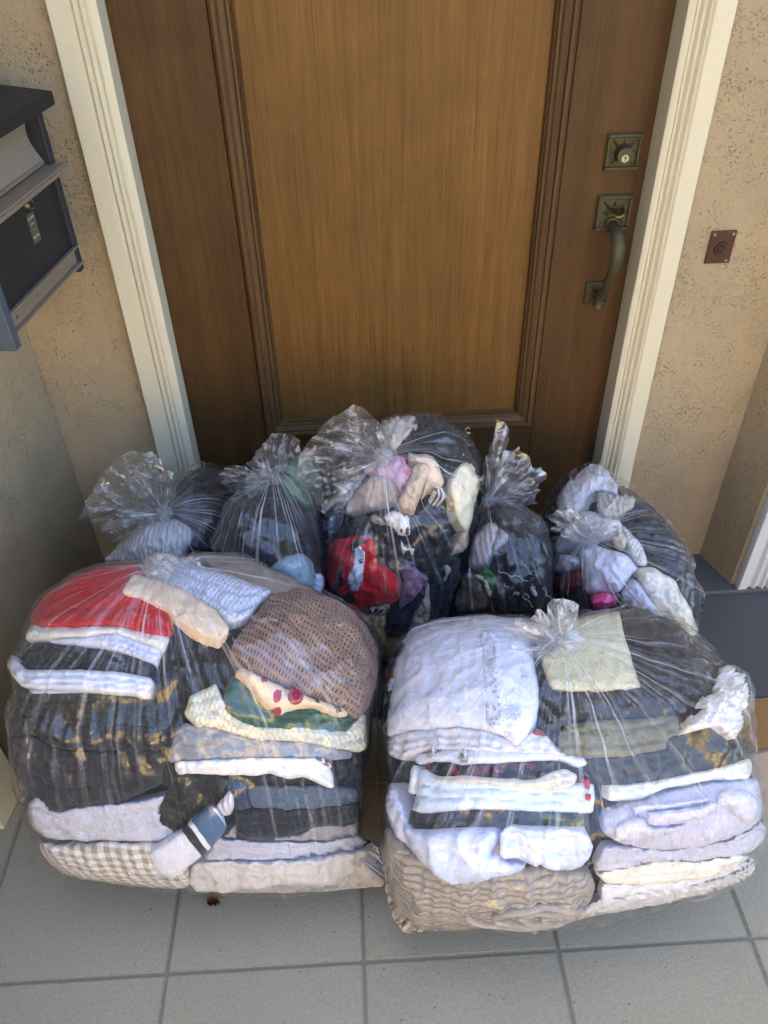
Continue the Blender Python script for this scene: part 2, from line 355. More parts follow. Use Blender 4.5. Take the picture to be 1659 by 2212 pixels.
# ------------------------------------------------------------------ the setting: floor, walls, roof, yard
DOORY, WALLY = 1.515, 1.475
ground = MB().box((-60, -60, -.45), (60, 60, -.16)).build('ground', m_simple((118, 112, 84), .95, 'added_lawn', .4, 3)); ground['kind'] = 'structure'  # unseen lawn added; it bounces light up and shows in the bags
fl = MB().box((-1.25, -1.6, -.158), (1.75, 1.6, -.0035)).build('floor', GROUT); fl['kind'] = 'structure'
bm = bmesh.new(); bmesh.ops.create_cube(bm, size=1)
TS = .3305
for v in bm.verts: v.co = Vector((v.co.x*(TS-.0048), v.co.y*(TS-.0048), v.co.z*.012))
bmesh.ops.bevel(bm, geom=bm.edges[:], offset=.0022, segments=2, affect='EDGES')
tme = bpy.data.meshes.new('tile'); bm.to_mesh(tme); bm.free(); tme.materials.append(TILE)
rnd = random.Random(3)
def add_tile(x, y, sx=1, sy=1):
    o = bpy.data.objects.new('tile', tme); COL.objects.link(o); o.parent = fl
    o.location = Vector((x, y, -.006 + rnd.uniform(-.0006, .0006))) - Vector(fl['wloc']); o.scale = (sx, sy, 1); o.rotation_euler = (rnd.uniform(-.0015, .0015), rnd.uniform(-.0015, .0015), 0)
for i in range(-2, 5):
    for j in range(-6, 2):
        add_tile(-.367 + (i+.5)*TS, .542 + (j+.5)*TS - .0)
for o in list(fl.children):                                     # the last row is cut where the grey paint starts
    w = o.location.y + fl['wloc'][1]
    if w > .872 + .05: o.scale = (1, (1.030-.872)/TS*1.0, 1); o.location.y = (.872+1.030)/2 - fl['wloc'][1]
pf = MB().box((-1.2, 1.031, -.02), (1.7, 1.60, .001), .002).build('painted_floor', GREYP); pf['kind'] = 'structure'
sill = MB().box((-.75, 1.337, .0), (1.0, 1.60, .014), .004).build('door_sill', GREYP, kind='structure')

def wall_prism(name, pts, z0, z1, label, mat=STUCCO):
    n = len(pts); V = [(x, y, z0) for x, y in pts] + [(x, y, z1) for x, y in pts]
    F = [(i, (i+1) % n, n+(i+1) % n, n+i) for i in range(n)] + [tuple(range(n))[::-1], tuple(range(n, 2*n))]
    bm = bmesh.new(); vs_ = [bm.verts.new(v) for v in V]
    for f in F: bm.faces.new([vs_[i] for i in f])
    bmesh.ops.recalc_face_normals(bm, faces=bm.faces); 
    o = MB().bm(bm).build(name, mat); bm.free()
    return tag(o, label, 'wall')
LA, LB = Vector((-.655, WALLY, 0)), Vector((-.728, .915, 0))
ldir = (LB - LA).normalized(); LN = Vector((-ldir.y, ldir.x, 0)); LN = LN if LN.x > 0 else -LN
LE = LA + ldir * 1.9
wall_prism('house_wall', [(LA.x, LA.y), (LE.x, LE.y), (LE.x-.25, LE.y), (-.95, 1.75), (-.5, 1.75), (-.5, WALLY+.0)][:5] + [(-.655, 1.75)], -.02, 2.5,
           'beige pitted stucco side wall carrying the black mailbox')
wall_prism('house_wall', [(-.654, WALLY), (-.43, WALLY), (-.43, 1.75), (-.654, 1.75)], -.02, 2.5, 'narrow beige stucco strip between door casing and mailbox wall')
wall_prism('house_wall', [(.61, WALLY), (.868, WALLY), (.905, 1.362), (1.75, 1.362), (1.75, 1.75), (.61, 1.75)], -.02, 2.5, 'beige pitted stucco wall with the doorbell, right of the door')
wall_prism('house_wall', [(-.4299, WALLY), (.6099, WALLY), (.6099, 1.75), (-.4299, 1.75)], 2.12, 2.5, 'beige stucco lintel wall above the wooden door')
tag(MB().box((-7, 1.475, 2.63), (8, 7.5, 6.2)).build('house_wall', STUCCO), 'added beige stucco upper storey blocking the sun above the porch', 'wall')  # unseen upper storey, added to keep the sun off the porch
tag(MB().box((-1.3, .95, 2.5), (2.4, 1.8, 2.62)).build('added_ceiling', m_simple((205, 190, 160), .8, 'ceiling_paint')), 'added cream ceiling out of view, shading the door', 'ceiling')  # ceiling out of view, added to shade the porch
# unseen building added behind the camera to bounce light and show in the bags
ob = empty('added_house', (0, -9, -.16), 'added cream stucco house across the yard, bouncing light to the door', 'house')
MB().box((-9, -13, -.16), (9, -9, 3.4)).build('wall', m_simple((224, 196, 140), .9, 'sunny_stucco', .2, 3), ob)
for i, x in enumerate((-6.5, -3, 3, 6.5)):
    w_ = MB().box((x-.6, -8.985, .9), (x+.6, -8.96, 2.2)).build('window', m_simple((40, 46, 52), .15, 'dark_glass', .2), ob)
    fr = MB().box((x-.68, -8.96, .82), (x+.68, -8.93, .9)).box((x-.68, -8.96, 2.2), (x+.68, -8.93, 2.28)).box((x-.68, -8.96, .9), (x-.6, -8.93, 2.2)).box((x+.6, -8.96, .9), (x+.68, -8.93, 2.2)).build('window_frame', WHITEP, ob)
MB().box((-.5, -8.985, -.16), (.5, -8.95, 1.95)).build('door', W_STILE, ob)
MB().box((-9.4, -13.4, 3.4), (9.4, -8.6, 3.6)).build('roof', m_simple((120, 80, 60), .9, 'roof'), ob)

# ------------------------------------------------------------------ door
door = empty('front_door', (.0885, DOORY, .016), 'brown oak front door with one big panel and bronze handle', 'door')
DX0, DX1, PX0, PX1, MW = -.376, .553, -.172, .352, .044
PZ0, PZ1 = .455, 1.93
o = MB().box((DX0, DOORY, .016), (PX0-MW, DOORY+.04, 2.06), .0015).build('stile', W_STILE, door)
o = MB().box((PX1+MW, DOORY, .016), (DX1, DOORY+.04, 2.06), .0015).build('stile', W_STILE, door)
MB().box((PX0-MW+.0004, DOORY+.0006, .016), (PX1+MW-.0004, DOORY+.04, PZ0-MW), .0015).build('rail', W_STILE, door)
MB().box((PX0-MW+.0004, DOORY+.0006, PZ1+MW), (PX1+MW-.0004, DOORY+.04, 2.06), .0015).build('rail', W_STILE, door)
MB().box((PX0-.012, DOORY+.010, PZ0-.012), (PX1+.012, DOORY+.03, PZ1+.012)).build('panel', W_PANEL, door)
def moulding(a, b, inward):                                    # a->b along the outside edge, profile runs inwards
    prof = [(0, .004), (.003, -.006), (.008, -.011), (.014, -.011), (.016, -.006), (.020, -.007), (.027, -.004), (.030, -.001), (.032, -.004), (.036, -.003), (.038, .002), (.041, .000), (.044, .0105)]
    a, b = Vector(a), Vector(b); d = (b-a).normalized(); iw = Vector(inward); V = []; n = len(prof)
    for w, y in prof: V.append(a + iw*w + d*w + Vector((0, y, 0)))
    for w, y in prof: V.append(b + iw*w - d*w + Vector((0, y, 0)))
    V = [v + Vector((0, DOORY, 0)) for v in V]
    F = [(i, i+1, n+i+1, n+i) for i in range(n-1)]
    bm = bmesh.new(); q = [bm.verts.new(v) for v in V]
    for f in F: bm.faces.new([q[i] for i in f])
    bmesh.ops.recalc_face_normals(bm, faces=bm.faces)
    o = MB().bm(bm).build('moulding', W_MOULD, door); bm.free(); return o
X0, X1, Z0, Z1 = PX0-MW, PX1+MW, PZ0-MW, PZ1+MW
moulding((X0, 0, Z0), (X0, 0, Z1), (1, 0, 0)); moulding((X1, 0, Z0), (X1, 0, Z1), (-1, 0, 0))
moulding((X0, 0, Z0), (X1, 0, Z0), (0, 0, 1)); moulding((X0, 0, Z1), (X1, 0, Z1), (0, 0, -1))
def plate(cx, cz, s, name, dep=.009):
    yb = DOORY - .0005; m = MB()
    m.box((cx-s, yb-.004, cz-s), (cx+s, yb, cz+s), .0012)
    f = s*.20
    for a, b in (((cx-s*.97, cz+s*.97-f), (cx+s*.97, cz+s*.97)), ((cx-s*.97, cz-s*.97), (cx+s*.97, cz-s*.97+f)), ((cx-s*.97, cz-s*.97+f+.0002), (cx-s*.97+f, cz+s*.97-f-.0002)), ((cx+s*.97-f, cz-s*.97+f+.0002), (cx+s*.97, cz+s*.97-f-.0002))):
        m.box((a[0], yb-dep, a[1]), (b[0], yb-.0041, b[1]), .0018)
    for k in range(8):                                          # pointed leaves around the middle
        an = math.pi/4*k; L = s*(.95 if k % 2 else .68); d = Vector((math.cos(an), 0, math.sin(an))); e = Vector((-d.z, 0, d.x))
        c = Vector((cx, yb, cz)); tip = c + d*L + Vector((0, -.0055, 0)); r0 = c + d*s*.30
        m.add([r0+e*s*.15+Vector((0, -.004, 0)), tip, r0-e*s*.15+Vector((0, -.004, 0)), r0+d*s*.1+Vector((0, -.0095, 0))], [(0, 1, 3), (1, 2, 3), (2, 0, 3)])
    for sx in (-1, 1):
        for sz in (-1, 1): m.cyl((cx+sx*s*.86, yb-dep+.0003, cz+sz*s*.86), (0, -1, 0), s*.085, .0014, 12)
    return m.build(name, BRONZE, door)
pl = plate(.503, 1.006, .0325, 'deadbolt_plate')
cyl = MB().cyl((.503, DOORY-.001, 1.004), (0, -1, 0), .0165, .022, 32, .0145); c_ = cyl.build('lock_cylinder', BRONZE, pl); autosmooth(c_)
kw = MB().cyl((.5025, DOORY-.0225, 1.000), (0, -1, 0), .0068, .0015, 20).build('key_plug', STEEL, pl)
MB().box((.5018, DOORY-.0246, .9965), (.5034, DOORY-.0241, 1.0035)).cyl((.5026, DOORY-.0241, 1.0015), (0, -1, 0), .0016, .0006, 10).build('keyhole', BLACKM, pl)
pu = plate(.504, .896, .034, 'handle_plate')
pw = plate(.4965, .7335, .0245, 'handle_plate', .007)
path, rad = [], []
for (x, y, z, r) in [(.505, 0, .874, .013), (.505, -.02, .873, .012), (.506, -.042, .866, .0125), (.507, -.054, .850, .0135), (.507, -.058, .832, .0138), (.506, -.057, .812, .0125), (.504, -.052, .790, .0112), (.501, -.044, .768, .0098), (.499, -.034, .748, .0088), (.498, -.026, .732, .0084), (.497, -.024, .718, .0088), (.4965, -.027, .709, .0095)]:
    path.append((x, DOORY+y, z)); rad.append(r)
def densify(P, R, k=4):
    P = [Vector(p) for p in P]; out, ro = [], []
    for i in range(len(P)-1):
        p0, p1, p2, p3 = P[max(i-1, 0)], P[i], P[i+1], P[min(i+2, len(P)-1)]
        for j in range(k):
            t = j/k; out.append(.5*((2*p1) + (p2-p0)*t + (2*p0-5*p1+4*p2-p3)*t*t + (3*p1-p0-3*p2+p3)*t**3)); ro.append(R[i]+(R[i+1]-R[i])*t)
    return out + [P[-1]], ro + [R[-1]]
pp, rr = densify(path, rad)
g_ = MB().tube(pp, rr, 8, (1.0, .75), (0, 1, 0)).build('handle_grip', BRONZE, door); autosmooth(g_, 50)
b_ = MB().tube([(.4965, DOORY-.002, .735), (.4967, DOORY-.015, .737), (.4975, DOORY-.028, .736)], [.006, .0055, .005], 10).build('handle_post', BRONZE, door, True)
cl = MB().cyl((.505, DOORY-.003, .874), (0, -1, 0), .0165, .006, 24, .0145).build('handle_collar', BRONZE, pu); autosmooth(cl)
V, F = [], []                                                   # thumb latch: a scooped, downward curving tongue
for i in range(9):
    for j in range(6):
        a = (i-4)/4; t = j/5; V.append((.508+a*.0135*(1-.25*t), DOORY-.006-.022*t, .905-.004*t-.006*(1-a*a)*t+.002*a*a))
nv = len(V); V += [(x, y, z-.0022) for x, y, z in V]
for i in range(8):
    for j in range(5):
        q = [i*6+j, i*6+j+1, (i+1)*6+j+1, (i+1)*6+j]; F += [tuple(q[::-1]), tuple(k+nv for k in q)]
ring = [i*6+5 for i in range(9)]
for i in range(8): F.append((ring[i], ring[i+1], ring[i+1]+nv, ring[i]+nv))
mk('thumb_latch', V, F, BRASS, pu)

# casing: fluted boards with beads, each an extruded moulding
frame = empty('door_casing', (.0885, WALLY-.02, .014), 'cream painted fluted casing around the brown door', 'door casing')
PROF = [(0, .0), (0, -.020), (.002, -.0225), (.034, -.0225), (.036, -.0205), (.0375, -.0185), (.0395, -.0205), (.0425, -.0245), (.0455, -.0205), (.047, -.0165), (.049, -.0165), (.0505, -.0195), (.053, -.0215), (.0555, -.0195), (.057, -.0150), (.059, -.0150), (.0605, -.0175), (.0625, -.0175), (.0635, -.0150), (.074, -.0130), (.0755, -.0115), (.0755, .045)]
def casing(xo, sgn, z0, z1, name, mat, parent, y=WALLY, prof=PROF, jitter=.0006):
    nz = 60; n = len(prof); V = []; F = []
    for k in range(nz+1):
        z = z0+(z1-z0)*k/nz
        for i, (w, d) in enumerate(prof):
            j = float(vnoise(i*1.7, z*14, 3.3+sgn)-.5)*jitter*2
            V.append((xo+sgn*(w+j), y+d+j, z))
    for k in range(nz):
        for i in range(n-1):
            q = (k*n+i, k*n+i+1, (k+1)*n+i+1, (k+1)*n+i); F.append(q if sgn > 0 else q[::-1])
    F.append(tuple(range(n))); F.append(tuple(range(nz*n, nz*n+n))[::-1])
    o = mk(name, V, F, mat, parent); autosmooth(o, 40); return o
casing(-.4515, 1, .014, 2.12, 'side_casing', CREAM, frame); casing(.630, -1, .014, 2.12, 'side_casing', CREAM, frame)
MB().box((-.46, WALLY-.024, 2.1205), (.64, WALLY+.05, 2.20), .004).build('head_casing', CREAM, frame)
MB().box((-.37585, WALLY-.008, 2.06), (.55435, DOORY+.05, 2.1195)).build('head_jamb', CREAM, frame)
# jamb beside it on the right, standing on the sill
f2 = empty('door_casing', (.99, 1.342, .0), 'white fluted casing base in the corner, standing on grey floor', 'door casing')
casing(.915, 1, .0015, 2.45, 'side_casing', WHITEP, f2, 1.3615, [(0, 0), (0, -.018), (.002, -.021), (.022, -.021), (.024, -.016), (.028, -.012), (.034, -.012), (.037, -.018), (.042, -.020), (.047, -.016), (.05, -.011), (.055, -.013), (.06, -.020), (.064, -.020), (.067, -.012), (.07, -.012), (.075, -.022), (.12, -.022), (.12, 0)])
# casing on the mailbox wall, its foot just inside the picture
f3 = empty('door_casing', (-.75, .9, .0), 'cream flaking casing foot on the mailbox wall, touching tiles', 'door casing')
pa = on_plane(46, 1690, LA + LN*.018, LN); pa.z = 0
qa = pa + ldir*.09; m = MB(); V = []
for p in (pa, qa):
    for off in (0.0, -.0179): V.append(p + LN*off)
V = [Vector((v.x, v.y, .001)) for v in (V[0], V[1], V[3], V[2])]; V += [Vector((v.x, v.y, 2.1)) for v in V]
bm = bmesh.new(); q = [bm.verts.new(v) for v in V]
for f in [(0,1,2,3), (4,7,6,5), (0,4,5,1), (1,5,6,2), (2,6,7,3), (3,7,4,0)]: bm.faces.new([q[i] for i in f])
bmesh.ops.recalc_face_normals(bm, faces=bm.faces); bmesh.ops.bevel(bm, geom=bm.edges[:], offset=.002, segments=2, affect='EDGES')
MB().bm(bm).build('board', CREAM, f3); bm.free()
for k, (u, v, r) in enumerate([(12, 1701, .005), (32, 1703, .004), (58, 1702, .005), (48, 1726, .006)]):
    p = on_floor(u, v); 
    tag(MB().cyl((p.x, p.y, .0003), (0, 0, 1), r, .0016, 12, r*.6).build('paint_drip', WHITEP), 'flat white paint blot on the tile, apart from the drip row' if k == 3 else 'white paint drip in a row right under the flaking casing foot', 'paint drip', 'paint drips on the tile')

# ------------------------------------------------------------------ doorbell
bx, bz, by = .712, .836, WALLY-.001
bell = empty('doorbell', (bx, by, bz-.033), 'rusty rectangular doorbell plate with round button on stucco', 'doorbell')
MB().box((bx-.0245, by-.004, bz-.032), (bx+.0245, by, bz+.032), .0012).build('plate', RUST, bell)
m = MB().cyl((bx+.002, by-.004, bz-.003), (0, -1, 0), .0145, .004, 28, .013).cyl((bx+.002, by-.008, bz-.003), (0, -1, 0), .010, .003, 28, .0092); autosmooth(m.build('button_ring', RUST, bell))
autosmooth(MB().cyl((bx+.002, by-.011, bz-.003), (0, -1, 0), .0065, .002, 20, .0055).build('button', BLACKM, bell))
for sx, sz in ((-.018, .026), (.018, .026), (.016, -.026)):
    MB().cyl((bx+sx, by-.004, bz+sz), (0, -1, 0), .0028, .0016, 12).build('screw', STEEL, bell)

# ------------------------------------------------------------------ mailbox on the side wall
LZ = Vector((0, 0, 1))
def lw(s, off, z): return LA + ldir*s + LN*off + LZ*z            # s metres from the corner towards the street, off metres out of the wall
def lbox(m, s0, s1, o0, o1, z0, z1):
    V = [lw(s, o, z) for z in (z0, z1) for s, o in ((s0, o0), (s1, o0), (s1, o1), (s0, o1))]
    bm = bmesh.new(); q = [bm.verts.new(v) for v in V]
    for f in [(0,1,2,3), (4,7,6,5), (0,4,5,1), (1,5,6,2), (2,6,7,3), (3,7,4,0)]: bm.faces.new([q[i] for i in f])
    bmesh.ops.recalc_face_normals(bm, faces=bm.faces); bmesh.ops.bevel(bm, geom=bm.edges[:], offset=.0012, segments=1, affect='EDGES')
    m.bm(bm); bm.free(); return m
def lsolve(u, v, off):                                           # pixel -> (s, z) on a plane parallel to the wall
    p = on_plane(u, v, LA + LN*off, LN); return (p-LA).dot(ldir), p.z

OFF = .215
s_far, z_bot = lsolve(183, 580, OFF); s_near, z_b2 = lsolve(30, 712, OFF)
zz = lambda u, v, o=OFF: lsolve(u, v, o)[1]
z_bot = min(z_bot, z_b2); z_hood = zz(125, 196); z_ft = zz(108, 224); z_fb = zz(118, 292); z_dt = zz(148, 335); z_rt = zz(163, 538); z_rb = zz(166, 577)
box = empty('mailbox', tuple(lw((s_far+s_near)/2, OFF/2, z_bot)), 'black metal wall mailbox with beige flap and aluminium ledge', 'mailbox')
lbox(MB(), s_far, s_far+.016, .0, OFF, z_bot, z_hood+.004).build('end_plate', NAVY, box)
lbox(MB(), s_near, s_near+.018, .0, OFF+.004, z_bot-.006, z_hood+.004).build('end_plate', NAVY_LIT, box)  # near plate: dark blue lightened, its sky light painted in
dr = lbox(MB(), s_far+.0165, s_near-.0005, .01, OFF-.006, z_rt, z_dt).build('locker_door', BLACKM, box)
V, F = [], []                                                   # incoming-mail flap: a shallow scooped sheet
for i in range(13):
    t = i/12; o_ = OFF-.010-.014*math.sin(math.pi*t)
    for s_ in (s_far+.020, s_near-.001): V.append(lw(s_, o_, z_dt+.013+(z_hood-z_dt-.013)*t))
F = [(2*i, 2*i+1, 2*i+3, 2*i+2) for i in range(12)]
mk('mail_flap', V, F, BEIGEM, box)
lbox(MB(), s_far+.0165, s_near-.0005, .01, OFF-.036, z_fb, z_hood).build('inner_housing', NAVY, box)
m = MB(); s0_, s1_ = s_far-.012, s_near+.012                     # sloping hood with a lip
for a, b, c, d in (((.0, z_hood+.040), (OFF+.018, z_hood+.012), (OFF+.018, z_hood-.006), (0., z_hood+.030)),):
    V = [lw(s_, o_, z_) for s_ in (s0_, s1_) for o_, z_ in (a, b, c, d)]
    m.add(V, [(0,1,2,3), (7,6,5,4), (0,4,5,1), (1,5,6,2), (2,6,7,3), (3,7,4,0)])
m.build('hood', BLACKM, box)
m = MB(); lbox(m, s_far-.004, s_near-.001, OFF-.012, OFF+.020, z_dt+.001, z_dt+.004); lbox(m, s_far-.004, s_near-.001, OFF-.014, OFF-.0105, z_dt+.0045, z_dt+.012); lbox(m, s_far-.004, s_near-.001, OFF+.017, OFF+.0202, z_dt-.006, z_dt+.0005)
m.build('ledge', ALU, box)
m = MB(); lbox(m, s_far+.003, s_near-.0005, OFF-.005, OFF-.002, z_rb+.004, z_rt+.001); lbox(m, s_far+.003, s_near-.0005, OFF-.005, OFF+.006, z_rb, z_rb+.003); lbox(m, s_far+.003, s_near-.0005, OFF-.005, OFF+.004, z_rt+.0015, z_rt+.004)
rail = m.build('bottom_rail', ALU, box)
for k in range(4):
    s_ = s_far+.02+(s_near-s_far-.04)*k/3
    MB().cyl(lw(s_, OFF-.002, (z_rb+z_rt)/2+.003), LN, .0024, .0016, 10).build('rivet', STEEL, rail)
sl, zl = lsolve(68, 442, OFF); autosmooth(MB().cyl(lw(sl, OFF-.0062, zl), LN, .0095, .007, 24, .008).build('lock', STEEL, dr)); MB().cyl(lw(sl, OFF+.0009, zl), LN, .0035, .0008, 16).build('key_slot', BLACKM, dr)
PAPER = m_simple((205, 200, 188), .7, 'paper_label'); STICK = m_simple((92, 88, 74), .6, 'worn_sticker', .5, 200)
sl, zl = lsolve(66, 418, OFF); lbox(MB(), sl-.008, sl+.008, OFF-.0058, OFF-.0052, zl-.009, zl+.009).build('name_label', PAPER, dr)
ss, zs = lsolve(80, 492, OFF); lbox(MB(), ss-.011, ss+.011, OFF-.0058, OFF-.0054, zs-.022, zs+.022).build('sticker', STICK, dr)
INK = m_simple((190, 184, 160), .7, 'sticker_ink', .2); DINK = m_simple((60, 58, 56), .7, 'label_ink', .2)
def text(txt, s, z, size, mat, parent, off):
    cu = bpy.data.curves.new('lettering', 'FONT'); cu.body = txt; cu.size = size; cu.align_x = 'CENTER'; cu.align_y = 'CENTER'; cu.extrude = .0001
    to = bpy.data.objects.new('lettering', cu); COL.objects.link(to); bpy.context.view_layer.update()
    me = bpy.data.meshes.new_from_object(to.evaluated_get(bpy.context.evaluated_depsgraph_get())); bpy.data.objects.remove(to)
    V = [lw(s - v.co.x, off + v.co.z, z + v.co.y) for v in me.vertices]; F = [tuple(p.vertices) for p in me.polygons]; bpy.data.meshes.remove(me)
    mk('lettering', [v[:] for v in V], F, mat, parent, False)
text('LOCKSMITH', ss, zs+.0145, .0042, INK, dr, OFF-.0050); text('24 HR', ss+.001, zs+.006, .0042, INK, dr, OFF-.0050); text('24', ss-.001, zs-.003, .0042, INK, dr, OFF-.0050); text('980-6700', ss, zs-.013, .0052, INK, dr, OFF-.0050)
text('P', sl, zl, .010, DINK, dr, OFF-.0048)
sp, zp_ = lsolve(8, 8, OFF)
b2 = lbox(MB(), sp-.035, sp+.2, .0, .13, zp_-.02, zp_+.3).build('mailbox', NAVY); tag(b2, 'dark blue box corner on the wall above the mailbox', 'mailbox')

# ------------------------------------------------------------------ the seven bags: shapes
class Bag: pass
BAGS = {}
def bag(key, v, label, knot_px, koff=.022):
    b = Bag(); b.cx, b.cy, b.ax, b.ay, b.zc, b.H, b.rot, b.p, b.q = v; b.label = label; b.pts = []; b.knot_px = knot_px; b.key = key
    b.C = np.array([b.cx, b.cy, b.zc]); b.mv = []; b.mf = []; b.nv = 0; BAGS[key] = b; b.koff = koff
    return b
def gfun(b, P):
    dx, dy = P[..., 0]-b.cx, P[..., 1]-b.cy; c, s = math.cos(b.rot), math.sin(b.rot)
    X = np.abs(dx*c+dy*s)/b.ax; Y = np.abs(-dx*s+dy*c)/b.ay; z = P[..., 2]
    Z = np.where(z > b.zc, (z-b.zc)/(b.H-b.zc), (b.zc-z)/(b.zc/.85))
    return ((X**b.p+Y**b.p)**(b.q/b.p)+np.abs(Z)**b.q)**(1/b.q)
def gnorm(b, P):
    e = 2e-3; n = np.stack([gfun(b, P+np.eye(3)[i]*e)-gfun(b, P-np.eye(3)[i]*e) for i in range(3)], -1)
    return n/np.maximum(1e-9, np.linalg.norm(n, axis=-1, keepdims=True))
TT = np.linspace(.9, 2.3, 281)
def cast(b, px):
    d = rays(px); d = d/np.linalg.norm(d, axis=1, keepdims=True); o = np.array([0, 0, CAMZ])
    G = np.empty((len(d), len(TT)))
    for i, t in enumerate(TT): G[:, i] = gfun(b, o+d*t)
    ins = G < 1; hit = ins.any(1); k = np.where(hit, ins.argmax(1), G.argmin(1)); k = np.clip(k, 1, len(TT)-1)
    r = np.arange(len(d)); g0, g1 = G[r, k-1], G[r, k]
    w = np.where(hit, (g0-1)/np.maximum(1e-9, g0-g1), 1.0); t = TT[k-1]+(TT[k]-TT[k-1])*np.clip(w, 0, 1)
    P = o+d*t[:, None]; P[:, 2] = np.maximum(P[:, 2], .004)
    return P, t
bag('L', [-0.303, 0.845, 0.312, 0.215, 0.195, 0.588, -0.12, 3.5, 2.7], 'bulging clear bag with red shirt and brown crochet cardigan on top', (352, 1232), .034)
bag('R', [0.316, 0.762, 0.311, 0.225, 0.185, 0.478, 0.053, 4.0, 2.5], 'bulging clear bag with white eyelet pillowcase and rolled muslin blanket', (1213, 1395))
bag('B1', [-.365, 1.25, .135, .17, .25, .47, -.1, 2.7, 2.6], 'clear bag of white ribbed and black clothes beside the mailbox wall', (355, 1110))
bag('B2', [-.195, 1.175, .125, .165, .22, .51, -.1, 2.5, 2.4], 'clear bag of mostly black clothes with pale blue fuzzy piece', (588, 1038))
bag('B3', [.085, 1.265, .155, .165, .29, .59, 0, 2.6, 2.4], 'tallest clear bag, with red printed shirt and beige underwear, before door panel', (828, 990))
bag('B4', [.296, 1.185, .105, .135, .2, .425, -.15, 2.6, 2.4], 'slim clear bag with grey socks and black lace, upright tail', (1055, 1082))
bag('B5', [.525, 1.185, .118, .19, .27, .42, .2, 3, 2.7], 'clear bag of white laundry with hot pink cloth, beside right casing', (1275, 1168))

